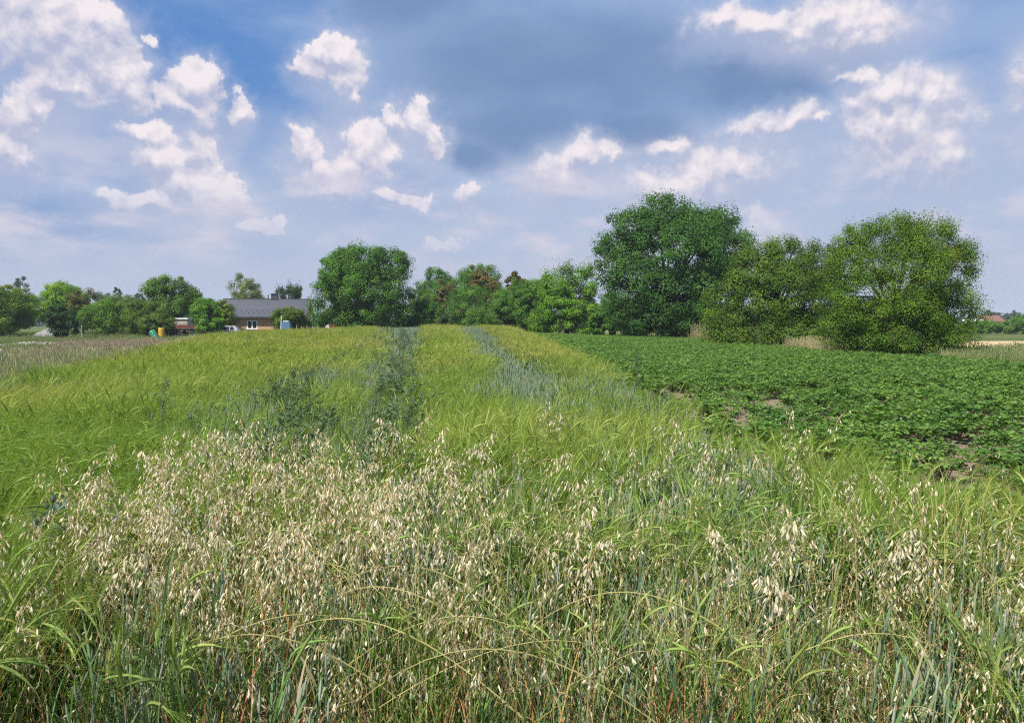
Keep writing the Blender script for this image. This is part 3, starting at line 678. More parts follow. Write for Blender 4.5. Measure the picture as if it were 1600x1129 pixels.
def joined(name, meshes, material):
    mb = MB()
    for me in meshes:
        V = np.empty(len(me.vertices) * 3, np.float32); me.vertices.foreach_get('co', V)
        Q = np.empty(len(me.loops), np.int32); me.loops.foreach_get('vertex_index', Q)
        C = np.empty(len(me.vertices) * 4, np.float32); me.color_attributes['col'].data.foreach_get('color', C)
        mb.add(V.reshape(-1, 3).astype(float), Q.reshape(-1, 4), C.reshape(-1, 4)[:, :3].copy())
    return mb.mesh(name, material)
C_POT = protos('potato', [joined('potato', p, M_POT) for p in PM])
def potatoes():
    xs = []; ys = []
    for k in range(0, 46):
        y = np.arange(3.2, 92, 0.33) + rng.uniform(-.08, .08, len(np.arange(3.2, 92, 0.33)))
        x = edgeR(y) + 0.35 + 0.62 * k + rng.normal(0, .06, len(y))
        xs.append(x); ys.append(y)
    x = np.concatenate(xs); y = np.concatenate(ys)
    lim = np.interp(y, [0, 22, 31, 36, 65, 86], [17, 17.0, 17.5, 15.5, 16.5, 10.5]) + (fbm(x, y, .3, 88) - .5) * 1.2
    k = (np.abs(x) < .80 * y + 2) & (x < lim) & (y < 88)
    x = x[k]; y = y[k]; rel = x - edgeR(y)
    gap = fbm(x, y, 0.9, 90)
    gone = ((rel < 2.5) & (y < 13) & (gap > .53)) | ((rel < .8) & (y < 9) & (gap > .40)) | ((rel > 1.2) & (rel < 5) & (y < 8) & (gap > .47)) | ((rel < 8) & (y < 18) & (gap > .545)) | (gap > .68) | (rng.random(len(x)) < .015)
    x = x[~gone]; y = y[~gone]
    o = np.argsort(np.hypot(x, y) + (np.abs(x) > .68 * y) * 1000); x = x[o]; y = y[o]
    for i in range(298):
        s_, f_ = PM[i % 5]; q = rng.uniform(.62, 1.05)
        root = empty('potato_plant', (x[i], y[i], float(gh(x[i], y[i]))), rng.random() * 6.28); root.scale = (q, q, q)
        link('stem', s_, root); link('foliage', f_, root)
        tag(root, 'leafy green potato plant in the near rows of the potato field', 'potato plant', 'near potato plants')
    x = x[298:]; y = y[298:]; n = len(x); s = rng.uniform(.85, 1.15, n)
    scatter('potato_crop', 'dense dark green potato foliage stretching back to the trees', 'crop', np.stack([x, y, gh(x, y)], -1),
            np.stack([np.zeros(n), np.zeros(n), rng.random(n) * 6.283], -1), np.stack([s, s, s], -1), rng.integers(0, 5, n), C_POT)
    # crumbly clods on the bare soil
    m = 2600; cy = rng.uniform(3.5, 17, m); cx = edgeR(cy) + rng.uniform(-.3, 7, m); cs = rng.uniform(.012, .045, m); cd = rng.normal(0, 1, (m, 3)); cd /= np.linalg.norm(cd, axis=1, keepdims=True)
    mc = MB(); CP = np.stack([cx, cy, gh(cx, cy) + cs * .3], -1); ct = np.array([-1, -.5, .5, 1.0])
    mc.tubes(CP[:, None] + cd[:, None] * (cs[:, None] * ct)[..., None], cs[:, None] * np.array([[.35, .95, .85, .3]]) * rng.uniform(.6, 1.1, (m, 1)), var_rgb(m, 4, (0.27, 0.20, 0.155), .25), 6)
    tag(link('soil_clods', mc.mesh('soil_clods', M_DRY)), 'crumbly brown clods on the bare soil between the potato plants', 'soil', kind='stuff')
    # a few white blossoms held over the leaves
    m = 420; xx = rng.uniform(3, 17, m); yy = rng.uniform(9, 60, m); kk = (xx > edgeR(yy) + .6) & (xx < .75 * yy); xx = xx[kk]; yy = yy[kk]
    mb = MB(); P = np.stack([xx, yy, gh(xx, yy) + rng.uniform(.40, .50, len(xx))], -1)
    for a in range(5):
        d = azv(np.full(len(xx), a * 1.2566)) + U * .4; mb.leaves(P, d, np.repeat(U[None], len(xx), 0), .022, .02, np.array([0.75, 0.75, 0.72]))
    tag(link('potato_blossoms', mb.mesh('potato_blossoms', M_DRY)), 'tiny white blossoms over the potato leaves', 'flowers', kind='stuff')
potatoes()

# ------------------------------------------------------------------ rough grass outside the crop
C_GREEN = protos('rough_green', [tuft(500 + i, [(0.12, 0.21, 0.045), (0.16, 0.24, 0.06), (0.10, 0.17, 0.04)], 60, 0.42, (0.25, 0.6), (0.014, 0.03), M_DRY, heads=(0.24, 0.29, 0.11)) for i in range(3)])
C_TAN = protos('rough_tan', [tuft(510 + i, [(0.44, 0.36, 0.19), (0.32, 0.32, 0.14), (0.20, 0.26, 0.09)], 60, 0.40, (0.35, 0.8), (0.010, 0.02), M_DRY, heads=(0.48, 0.43, 0.24)) for i in range(3)])
C_MAUVE = protos('rough_mauve', [tuft(520 + i, [(0.36, 0.30, 0.19), (0.26, 0.24, 0.13), (0.17, 0.23, 0.08)], 60, 0.36, (0.35, 0.65), (0.010, 0.02), M_DRY, heads=(0.42, 0.35, 0.24)) for i in range(3)])
C_TANN = protos('edge_tan', [tuft(530 + i, [(0.42, 0.39, 0.19), (0.24, 0.30, 0.09), (0.15, 0.25, 0.07), (0.13, 0.23, 0.07)], 56, 0.2, (0.35, 0.8), (0.004, 0.008), M_DRY, heads=((0.50, 0.48, 0.28), (0.28, 0.33, 0.15))[i % 2]) for i in range(4)])
def rough(name, label, cat, poly, d, coll, k, s=(.8, 1.2), zs=1.0, keep=None):
    P = np.array(poly); x, y = jgrid(P[:, 0].min(), P[:, 0].max(), P[:, 1].min(), P[:, 1].max(), d)
    q = inpoly(x, y, poly)
    if keep is not None: q &= keep(x, y)
    x = x[q]; y = y[q]; n = len(x); sc = rng.uniform(*s, n)
    scatter(name, label, cat, np.stack([x, y, gh(x, y)], -1), np.stack([np.zeros(n), np.zeros(n), rng.random(n) * 6.283], -1), np.stack([sc, sc, sc * zs], -1), rng.integers(0, k, n), coll)
rough('edge_grass', 'tan and green tall grass along the left field edge', 'grass', [(-5.4, 2), (-11, 2), (-16, 10), (-20, 22), (-14, 26), (-10.2, 22), (-7.6, 12), (-6.9, 8.7)], .26, C_TANN, 4, keep=lambda x, y: x < edgeL(y) + .2)
rough('edge_grass', 'pale straw coloured grass between the lane and the house', 'grass', [(-12.5, 24), (-11, 24), (-17.5, 46), (-23, 66), (-27, 84), (-34, 84), (-28, 66), (-20.5, 47)], .42, C_TAN, 3, (.7, 1.0), .72)
rough('weed_patch', 'dark mauve dead weeds beside the lane', 'weeds', [(-12.0, 22), (-14.5, 22), (-23, 40), (-18.5, 41), (-14.5, 32)], .33, C_MAUVE, 3, keep=lambda x, y: fbm(x, y, .3, 91) > .34)
rough('lane_grass', 'low green growth in bands across the left lane', 'grass', [(-14, 24), (-18, 20), (-48, 46), (-90, 88), (-33, 88), (-28, 66), (-20, 46)], .55, C_GREEN, 3, (.6, 1.0), .5,
      keep=lambda x, y: (fbm(x, y, .18, 92) > .30) & ~((y + .1 * x > 48.5) & (y + .1 * x < 53.2)) & ~((y + .1 * x > 55.5) & (y + .1 * x < 60.5)) & ~((y + .1 * x > 38) & (y + .1 * x < 41.3)))
rough('verge_grass', 'rough green and tan grass beyond the potatoes on the right', 'grass', [(17.5, 20), (30, 26), (46, 44), (30, 46), (19.5, 37), (18, 30)], .42, C_GREEN, 3, (.7, 1.1), .9, keep=lambda x, y: fbm(x, y, .3, 93) > .36)
rough('verge_grass', 'dry tan grass patches beyond the potatoes on the right', 'grass', [(16.8, 19), (30, 24), (46, 42), (30, 44), (19.5, 37), (17.2, 30)], .5, C_TAN, 3, (.5, .8), .8, keep=lambda x, y: fbm(x, y, .3, 93) < .44)
rough('tree_foot_grass', 'tall tan grass at the foot of the dark maple', 'grass', [(15.6, 52), (17.8, 52), (17.6, 66), (15.4, 66)], .35, C_TAN, 3, (1.0, 1.5), 1.2)
rough('tree_foot_grass', 'tan grass between the maple and the big right tree', 'grass', [(14.9, 37), (17.2, 37.5), (17.5, 44), (15.3, 44)], .33, C_TAN, 3, (.8, 1.1), 1.0)
rough('meadow_grass', 'green meadow in front of the far trees', 'grass', [(-110, 88), (-30, 86), (-2, 92), (3, 90), (-10, 130), (-110, 130)], 1.0, C_GREEN, 3, (1.0, 1.6), .5)

# ------------------------------------------------------------------ trees
PAL = {
 'walnut': [(0.052, 0.105, 0.028), (0.068, 0.135, 0.034), (0.090, 0.160, 0.042)],
 'deep':   [(0.055, 0.130, 0.025), (0.075, 0.170, 0.030), (0.095, 0.200, 0.035)],
 'bright': [(0.120, 0.230, 0.025), (0.155, 0.270, 0.030), (0.095, 0.190, 0.030)],
 'yellow': [(0.170, 0.220, 0.040), (0.130, 0.190, 0.035), (0.210, 0.230, 0.050)],
 'olive':  [(0.080, 0.115, 0.040), (0.060, 0.095, 0.036), (0.105, 0.140, 0.045)],
 'field':  [(0.090, 0.145, 0.028), (0.125, 0.175, 0.032), (0.066, 0.112, 0.025)],
 'hornbeam': [(0.095, 0.155, 0.024), (0.125, 0.190, 0.030), (0.075, 0.130, 0.022), (0.135, 0.185, 0.032), (0.115, 0.175, 0.028)],
 'brown':  [(0.140, 0.130, 0.055), (0.110, 0.130, 0.045), (0.165, 0.140, 0.060)],
 'copper': [(0.180, 0.105, 0.045), (0.140, 0.120, 0.045), (0.120, 0.145, 0.050)],
 'birch':  [(0.200, 0.220, 0.095), (0.170, 0.200, 0.085), (0.240, 0.235, 0.120)],
 'ash':    [(0.085, 0.165, 0.045), (0.110, 0.195, 0.052), (0.070, 0.140, 0.040)],
 'green':  [(0.090, 0.180, 0.034), (0.120, 0.215, 0.040), (0.068, 0.140, 0.030)],
 'dark':   [(0.045, 0.085, 0.035), (0.060, 0.105, 0.040), (0.040, 0.075, 0.032)],
}
LF, NF = 0.74, 2.4
def tree(name, label, x, y, w, h, pal, seed, lobes=None, leaf=0.2, N=14000, bottom=0.0, cr=0.075, clumps=None, group=None, cat='tree', spiky=0.0, twigs=None, hang=0.0, depth=0.85, mixin=None):
    r = np.random.default_rng(seed)
    if lobes is None:
        lobes = [(0, 0, .55, .80, .48)]
        for k in range(7):
            a = k * 2.4 + r.normal(0, .3); q = r.uniform(.35, .58); zz = r.uniform(.30, .74)
            lobes.append((math.cos(a) * q, math.sin(a) * q, zz, r.uniform(.38, .50), r.uniform(.20, .28)))
        lobes.append((r.uniform(-.25, .25), 0, .78, .45, .22))
    lob = np.array(lobes, float); vol = (lob[:, 3] ** 2 * lob[:, 4]) ** .7; pr = vol / vol.sum()
    nc = clumps or max(40, int(N / 70))
    # clump centres on the outer shell of the lobes
    li = r.choice(len(lob), nc * 3, p=pr)
    d = r.normal(0, 1, (nc * 3, 3)); d /= np.linalg.norm(d, axis=1, keepdims=True)
    rad = r.beta(5, 1.6, nc * 3)
    L = lob[li]
    C = np.stack([(L[:, 0] + d[:, 0] * L[:, 3] * rad) * w / 2, (L[:, 1] + d[:, 1] * L[:, 3] * rad) * w / 2 * depth, (L[:, 2] + d[:, 2] * L[:, 4] * rad) * h], -1)
    ok = (C[:, 2] > bottom * h + 0.1) & (C[:, 2] < h * .97)
    # drop those buried deep in other lobes
    dep = np.zeros(len(C))
    for l in lob:
        e = ((C[:, 0] / (w / 2) - l[0]) / l[3]) ** 2 + ((C[:, 1] / (w / 2 * depth) - l[1]) / l[3]) ** 2 + ((C[:, 2] / h - l[2]) / l[4]) ** 2
        dep = np.maximum(dep, (e < .35))
    ok &= ~((dep > 0) & (r.random(len(C)) < .6))
    C = C[ok][:nc]; d = d[ok][:nc]; nc = len(C)
    per = max(6, int(N * NF / nc)); rc = cr * w * r.uniform(.8, 1.75, nc)
    pals = np.array(PAL[pal]) * np.array([1.10, 1.20, 0.88]); base = pals[r.integers(0, len(pals), nc)] * r.uniform(.8, 1.22, (nc, 1))
    if mixin:      # a patch of leaves that turned colour
        cx, cz, rr_, cc = mixin; e = np.hypot(C[:, 0] / (w / 2) - cx, (C[:, 2] / h - cz) * 1.4) < rr_; base[e & (r.random(nc) < .7)] = cc
    ci = np.repeat(np.arange(nc), per); m = len(ci)
    off = r.normal(0, 1, (m, 3)); off /= np.linalg.norm(off, axis=1, keepdims=True); offu = off.copy()
    off = off * (r.random((m, 1)) ** .4) * np.array([1.0, 1.0, .75]) * np.repeat(r.uniform(.8, 1.1, (nc, 1)), per, 0)
    P = C[ci] + off * rc[ci][:, None]
    if spiky:      # upright shoots
        k = r.random(m) < .3; P[k, 2] += np.abs(r.normal(0, spiky, k.sum())) * (C[ci[k], 2] > h * .6)
    if hang: P[:, 2] -= np.abs(r.normal(0, hang, m))
    P[:, 2] = np.maximum(P[:, 2], 0.05)
    Nn = offu * .8 + d[ci] * .35 + U * .5 + r.normal(0, .27, (m, 3))
    D = np.cross(Nn, r.normal(0, 1, (m, 3))) - U * (.35 + hang)
    ll = leaf * LF * r.uniform(.6, 1.2, m)
    fo = MB(); fo.leaves(P, D, Nn, ll, ll * .58, base[ci] * r.uniform(.9, 1.12, (m, 1)), .15)
    tr = MB(); z1 = h * (.45 if bottom < .1 else bottom + .25); tt = np.linspace(0, 1, 6)
    tr.tubes(np.stack([.03 * w * np.sin(tt * 3 + seed), .02 * w * np.cos(tt * 2), z1 * tt], -1)[None], (w * np.linspace(.034, .016, 6))[None], np.array([1., 1, 1]), 9)
    nl = min(26, nc); sel = r.choice(nc, nl, replace=False)
    s0 = np.stack([.03 * w * np.sin(tt[-2] * 3 + seed) + np.zeros(nl), np.zeros(nl), z1 * r.uniform(.35, .95, nl)], -1)
    E_ = C[sel]; t4 = np.linspace(0, 1, 5)
    BP = s0[:, None] * (1 - t4)[None, :, None] + E_[:, None] * t4[None, :, None] + U * (np.sin(t4 * 3.14) * .06 * h)[None, :, None]
    tr.tubes(BP, w * np.linspace(.012, .003, 5)[None], np.array([1., 1, 1]), 6)
    if twigs:
        for (p0, p1, rad0) in twigs:
            q = np.linspace(0, 1, 6)[:, None]; a_ = np.array(p0) * (1 - q) + np.array(p1) * q; a_[1:-1] += r.normal(0, .06, (4, 3)) * np.linalg.norm(np.array(p1) - np.array(p0)) * .5
            tr.tubes(a_[None], np.linspace(rad0, rad0 * .35, 6)[None], np.array([1., 1, 1]), 5)
    root = empty(name, (x, y, float(gh(x, y))))
    me = tr.mesh('trunk', M_BARK, True)
    link('trunk', me, root); link('crown', fo.mesh('crown', M_TREE), root)
    tag(root, label, cat, group); return root
def bush(*a, **k): k.setdefault('cat', 'bush'); return tree(*a, **k)

# big centre walnut-shaped tree
tree('broadleaf_tree', 'big round deep green tree standing right of the house', -18.9, 98, 13.9, 11.8, 'deep', 1,
     lobes=[(0, 0, .52, .80, .44), (-.50, -.15, .36, .48, .26), (-.38, 0, .70, .44, .24), (.02, -.1, .80, .48, .20), (.42, 0, .76, .44, .20), (.60, -.1, .50, .38, .28), (.25, -.5, .40, .5, .28), (-.15, -.5, .58, .5, .28), (-.35, -.3, .16, .45, .14), (.45, -.2, .24, .48, .18), (.05, -.4, .20, .5, .16)],
     leaf=.34, N=34000, bottom=.05, cr=.055)
tree('walnut_tree', 'tallest dark walnut tree behind the potato field', 14.9, 73, 15.4, 13.9, 'walnut', 2,
     lobes=[(0, 0, .52, .72, .40), (-.62, 0, .58, .38, .20), (-.40, -.1, .74, .40, .18), (-.08, 0, .84, .42, .15), (.30, 0, .80, .38, .14), (.58, 0, .78, .26, .12), (.70, -.1, .58, .34, .18), (-.45, -.3, .40, .42, .22), (.20, -.5, .56, .5, .26), (.45, -.3, .36, .42, .20), (0, -.5, .30, .5, .20), (-.35, -.2, .18, .45, .16), (.3, -.3, .15, .6, .15), (-.22, 0, .94, .10, .03), (.10, 0, .95, .09, .025), (.62, 0, .86, .10, .05), (.88, 0, .70, .09, .04), (-.5, 0, .88, .09, .03)],
     leaf=.30, N=48000, bottom=.03, cr=.048, spiky=.35, hang=.12)
tree('maple_tree', 'olive green tree between the walnut and the big right tree', 17.0, 50, 10.2, 7.6, 'field', 3,
     lobes=[(0, 0, .50, .72, .42), (-.55, -.1, .38, .42, .28), (-.25, -.1, .66, .42, .26), (.15, 0, .76, .42, .22), (.52, 0, .70, .42, .24), (.70, -.1, .45, .34, .32), (0, -.5, .42, .5, .30), (-.7, -.2, .18, .32, .18), (.3, -.4, .18, .5, .2), (0, -.2, .14, .85, .15), (.65, -.1, .18, .34, .18)],
     leaf=.18, N=44000, bottom=0, cr=.05)
tree('hornbeam_tree', 'big yellowing round tree at the right end of the tree row', 18.8, 38, 8.2, 7.1, 'hornbeam', 4,
     lobes=[(0, 0, .52, .76, .44), (-.50, -.1, .66, .40, .22), (-.10, 0, .80, .46, .20), (.30, 0, .78, .44, .20), (.60, 0, .60, .38, .26), (.62, -.1, .34, .38, .24), (0, -.55, .50, .5, .30), (-.55, -.3, .40, .42, .26), (-.6, -.1, .18, .40, .18), (.2, -.4, .18, .5, .18), (0, -.2, .13, .80, .14), (-.2, -.6, .25, .5, .22), (-.42, 0, .86, .20, .08), (.05, 0, .93, .16, .06), (.48, 0, .88, .18, .07), (.86, 0, .55, .14, .09), (.80, 0, .74, .15, .08)],
     leaf=.125, N=60000, bottom=0, cr=.05, spiky=.16, mixin=(.55, .62, .15, (0.28, 0.22, 0.035)),
     twigs=[((-.6, -2.6, .7), (-1.3, -3.6, 3.3), .045), ((-1.0, -3.0, 2.2), (-1.5, -3.7, 2.9), .025), ((-.9, -2.6, .9), (-2.7, -3.4, 2.2), .035), ((-1.5, -3.0, 1.5), (-1.8, -3.6, .9), .02), ((-.7, -2.8, 1.5), (-.9, -3.5, 2.6), .02)])
tree('young_maple', 'bright yellow green tree left of the walnut', 6.2, 85, 9.4, 8.1, 'bright', 5,
     lobes=[(0, 0, .45, .72, .40), (-.45, 0, .66, .30, .26), (-.05, 0, .74, .30, .24), (.38, 0, .76, .32, .22), (.62, 0, .5, .36, .26), (-.3, -.4, .35, .45, .26), (.3, -.5, .28, .45, .24), (-.62, -.1, .25, .34, .2)],
     leaf=.26, N=20000, bottom=0, cr=.055, spiky=.55)
tree('ash_tree', 'blue green round tree right of the big centre tree', -12.4, 125, 8.4, 10.9, 'ash', 6, leaf=.34, N=15000, bottom=.12)
tree('plum_tree', 'brownish green narrow tree in front of the ash', -9.4, 110, 4.2, 8.2, 'brown', 7, leaf=.26, N=7000, bottom=0)
tree('lime_tree', 'tall mid green tree in the middle of the far row', -5.4, 122, 11.5, 11.2, 'green', 8, leaf=.34, N=22000, bottom=.05)
tree('chestnut_tree', 'rust brown crown rising over the mid green tree', -4.0, 116, 5.4, 10.5, 'copper', 9, leaf=.36, N=9000, bottom=.2)
tree('chestnut_tree', 'small rust brown crown standing alone above the hedge', .7, 108, 4.4, 9.1, 'copper', 10, leaf=.34, N=8000, bottom=.2)
tree('birch_tree', 'pale feathery tree rising behind the grey roof', -44.0, 128, 7.4, 10.2, 'birch', 11, leaf=.3, N=9000, bottom=.1, hang=.25)
tree('alder_tree', 'dark sparse tree behind the right end of the roof', -38.3, 135, 5.0, 9.2, 'dark', 12, leaf=.36, N=4200, bottom=.1, spiky=.5)
tree('walnut_tree', 'round bright green tree left of the house above the hedge', -47.0, 108, 8.3, 8.5, 'green', 13, leaf=.32, N=15000, bottom=.05)
tree('ash_tree', 'bright green tree standing at the left among darker bushes', -60.6, 104, 8.4, 7.5, 'bright', 14, leaf=.28, N=12000, bottom=0)
tree('acacia_tree', 'broad olive green tree at the far left edge of the lane', -60.8, 92, 9.8, 5.8, 'field', 15, leaf=.26, N=15000, bottom=0.06)
tree('acacia_tree', 'yellow green tree top showing over the broad olive green tree', -66.0, 102, 6.5, 6.9, 'yellow', 16, leaf=.28, N=8000, bottom=0.1)
tree('willow_tree', 'brownish half dead tree with a bare pale branch', -54.2, 98, 4.9, 6.3, 'brown', 17, leaf=.24, N=6500, bottom=0, twigs=[((.9, -2.0, 2.3), (2.1, -2.6, 4.0), .07)])
bush('elder_bush', 'dark green bush beside the grey heap', -48.8, 84, 4.0, 3.9, 'dark', 18, leaf=.22, N=7000)
B = [('shrub', 'leafy green shrub closing the hedge left of the barn', -57.0, 112, 8.0, 6.0, 'field'), ('shrub', 'tall dark shrub between the barn and the round bright tree', -56.5, 122, 9.0, 6.2, 'olive'),
     ('shrub', 'tall leafy shrub between the ash and the mid green tree', -9.0, 116, 7.5, 8.6, 'green'), ('shrub', 'bright shrub closing the hedge beside the young maple', 2.6, 98, 6.0, 7.4, 'bright'), ('shrub', 'broad shrub behind the trailer', -40.5, 104, 7.0, 5.0, 'green'), ('shrub', 'bright shrub in the hedge left of the brown tree', -12.6, 110, 5.5, 6.6, 'field'), ('shrub', 'tall green shrub filling the hedge below the rust brown crowns', .4, 103, 9.5, 7.0, 'green'),
     ('shrub', 'leafy green shrub under the left side of the walnut', 10.5, 82, 5.0, 5.0, 'green'), ('shrub', 'mid green shrub right of the half dead tree', -50.0, 95, 7.4, 4.6, 'green'), ('shrub', 'bright shrub at the foot of the round tree', -44.6, 94, 7.0, 4.5, 'field'),
     ('shrub', 'low shrub behind the yellow and green barrels', -40.9, 89, 4.4, 2.9, 'field'), ('shrub', 'round leafy shrub left of the silver car', -34.9, 89, 4.2, 4.7, 'bright'),
     ('shrub', 'yellowish shrub against the left wall of the house', -36.6, 98, 3.2, 4.7, 'yellow'), ('shrub', 'green fruit bush hiding the right half of the house front', -27.3, 95, 5.0, 3.95, 'field'),
     ('shrub', 'green shrub right under the big centre tree', -11.0, 100, 4.8, 4.9, 'green'), ('shrub', 'broad green bush in the middle of the hedge', -5.0, 100, 9.0, 6.6, 'green'),
     ('shrub', 'dark bush right of the broad green one', -.9, 95, 5.4, 5.6, 'green'), ('shrub', 'pointed green bush left of the bright maple', 2.3, 92, 6.0, 7.0, 'green'),
     ('shrub', 'small bush at the foot of the walnut on its left', 9.0, 77, 3.2, 3.4, 'green'), ('shrub', 'dark bush under the middle of the walnut', 13.0, 80, 5.4, 4.2, 'dark'),
     ('shrub', 'low dark bush at the foot of the olive tree', 14.3, 51.5, 2.8, 2.4, 'dark'), ('shrub', 'dark thicket behind the gap of the walnut crown', 17.5, 76, 6.0, 4.5, 'dark'),
     ('shrub', 'grey green shrub low in the hedge before the brown tree', -8.4, 97, 3.0, 3.2, 'olive'), ('shrub', 'dark thicket closing the gap behind the right tree', 20.0, 44, 5.0, 3.2, 'dark'),
     ('shrub', 'brown leaved low bush in the hedge by the bright maple', 3.2, 86, 2.4, 3.4, 'brown'), ('shrub', 'low hedge shrub left of the broad green one', -13.8, 101, 3.4, 3.0, 'dark')]
for i, (nm, lb, x, y, w, h, p) in enumerate(B):
    bush(nm, lb, x, y, w, h, p, 40 + i, leaf=.24 if y > 60 else .16, N=int(3200 + 900 * w), cr=.08)
FAR = [('far left edge tree in dark blue green', -151, 230, 5, 15.0, 'dark'), ('dark domed tree far off over the left trees', -165, 262, 11, 18.2, 'dark'),
       ('low distant tree left of the poplar', -159, 300, 12, 14.4, 'dark'), ('small distant tree right of the poplar', -158, 320, 6.5, 13.6, 'dark'),
       ('distant round tree left of the round bright tree', -140, 290, 6.5, 14.3, 'dark'), ('domed dark tree behind the red roof on the right', 205, 335, 9, 7.4, 'dark'),
       ('long leafy tree group at the right edge of the horizon', 182, 262, 22, 6.0, 'olive'), ('flat far tree at the right end of the horizon', 290, 420, 30, 9.0, 'dark'),
       ('thin far tree beside the yellowing right tree', 249, 420, 5, 9.6, 'dark')]
for i, (lb, x, y, w, h, p) in enumerate(FAR):
    tree('distant_tree', lb, x, y, w, h, p, 80 + i, leaf=.6, N=3600, bottom=0)
tree('poplar_tree', 'slim dark poplar standing far off on the left', -142.4, 280, 3.6, 15.4, 'dark', 95, lobes=[(0, 0, .5, 1.0, .5), (0, 0, .75, .8, .26)], leaf=.5, N=5000, bottom=0)
for i, (lb, x, y, w, h) in enumerate([('bright green hedge bush beyond the stubble strip, near its left end', 79, 130, 8, 2.3), ('second hedge bush beyond the stubble strip', 84, 127, 9, 2.9), ('third hedge bush beyond the stubble strip', 91, 126, 9, 3.1), ('last hedge bush beyond the stubble strip at the frame edge', 99, 128, 9, 3.0), ('hedge bush half hidden by the yellowing right tree', 72, 132, 8, 2.2)]):
    bush('hedge_bush', lb, x, y, w, h, 'green', 100 + i, leaf=.36, N=4200, group='bushes of the right hedge')
def treeline():
    r = np.random.default_rng(77); mb = MB(); n = 420
    az_ = np.linspace(R(-62), R(62), n) + r.normal(0, .003, n); D = r.uniform(420, 640, n)
    for i in range(n):
        w = r.uniform(8, 22); h = r.uniform(4.5, 10) * (1 + .25 * math.sin(az_[i] * 9)); m = 90
        q = r.normal(0, 1, (m, 3)); q /= np.linalg.norm(q, axis=1, keepdims=True); q[:, 2] = np.abs(q[:, 2])
        P = np.array([math.sin(az_[i]) * D[i], math.cos(az_[i]) * D[i], 0]) + q * np.array([w / 2, w / 2, h]) * r.uniform(.7, 1.0, (m, 1))
        c = np.array(PAL['dark'])[r.integers(0, 3, m)] * r.uniform(.8, 1.3, (m, 1))
        mb.leaves(P, r.normal(0, 1, (m, 3)), U + q + r.normal(0, .3, (m, 3)), r.uniform(1.6, 3.4, m), r.uniform(1.2, 2.6, m), c)
    tag(link('far_woods', mb.mesh('far_woods', M_TREE)), 'low blue green line of woods along the horizon', 'woods', kind='stuff')
treeline()

# ------------------------------------------------------------------ built things
def bm_obj(name, parts, material, parent=None, loc=None, rz=0.0, bevel=0.0, smooth=False):
    """parts: list of (verts, faces) joined to one mesh"""
    V = []; F = []
    for v, f in parts:
        n = len(V); V += [tuple(p) for p in v]; F += [tuple(i + n for i in q) for q in f]
    me = bpy.data.meshes.new(name); me.from_pydata(V, [], F); me.update()
    me.materials.append(material)
    if smooth: me.polygons.foreach_set('use_smooth', [True] * len(me.polygons))
    o = link(name, me, parent, loc); o.rotation_euler[2] = rz
    if bevel:
        b = o.modifiers.new('bevel', 'BEVEL'); b.width = bevel; b.segments = 2; b.limit_method = 'ANGLE'
    return o
def box(x0, x1, y0, y1, z0, z1):
    return ([(x0, y0, z0), (x1, y0, z0), (x1, y1, z0), (x0, y1, z0), (x0, y0, z1), (x1, y0, z1), (x1, y1, z1), (x0, y1, z1)],
            [(0, 3, 2, 1), (4, 5, 6, 7), (0, 1, 5, 4), (1, 2, 6, 5), (2, 3, 7, 6), (3, 0, 4, 7)])
def prism(poly, y0, y1):
    n = len(poly); v = [(x, y0, z) for x, z in poly] + [(x, y1, z) for x, z in poly]
    return v, [tuple(range(n)), tuple(range(2 * n - 1, n - 1, -1))] + [(i, i + n, (i + 1) % n + n, (i + 1) % n) for i in range(n)]
def lathe(prof, n=20, c=(0, 0, 0), axis='z'):
    v = []; f = []
    for r_, z in prof:
        for i in range(n):
            a = 2 * math.pi * i / n; p = (r_ * math.cos(a), r_ * math.sin(a), z)
            if axis == 'y': p = (p[0], p[2], p[1])
            v.append((p[0] + c[0], p[1] + c[1], p[2] + c[2]))
    for j in range(len(prof) - 1):
        for i in range(n): f.append((j * n + i, j * n + (i + 1) % n, (j + 1) * n + (i + 1) % n, (j + 1) * n + i))
    f.append(tuple(range(n))[::-1]); f.append(tuple(range((len(prof) - 1) * n, len(prof) * n)))
    return v, f
def brick_mat():
    m, t = mat('brick'); N = t.nodes.new; L = t.links.new
    tcn = N('ShaderNodeTexCoord'); sep = N('ShaderNodeSeparateXYZ'); L(tcn.outputs['Object'], sep.inputs[0])
    add = N('ShaderNodeMath'); add.operation = 'ADD'; L(sep.outputs[0], add.inputs[0]); L(sep.outputs[1], add.inputs[1])
    cmb = N('ShaderNodeCombineXYZ'); L(add.outputs[0], cmb.inputs[0]); L(sep.outputs[2], cmb.inputs[1])
    br = N('ShaderNodeTexBrick'); L(cmb.outputs[0], br.inputs['Vector']); br.inputs['Scale'].default_value = 1.0
    br.inputs['Color1'].default_value = (0.52, 0.26, 0.12, 1); br.inputs['Color2'].default_value = (0.62, 0.34, 0.17, 1); br.inputs['Mortar'].default_value = (0.50, 0.34, 0.24, 1)
    br.inputs['Brick Width'].default_value = 0.25; br.inputs['Row Height'].default_value = 0.09; br.inputs['Mortar Size'].default_value = 0.012
    p = N('ShaderNodeBsdfPrincipled'); p.inputs['Roughness'].default_value = .9; L(br.outputs[0], p.inputs['Base Color'])
    o = N('ShaderNodeOutputMaterial'); L(p.outputs[0], o.inputs[0]); return m
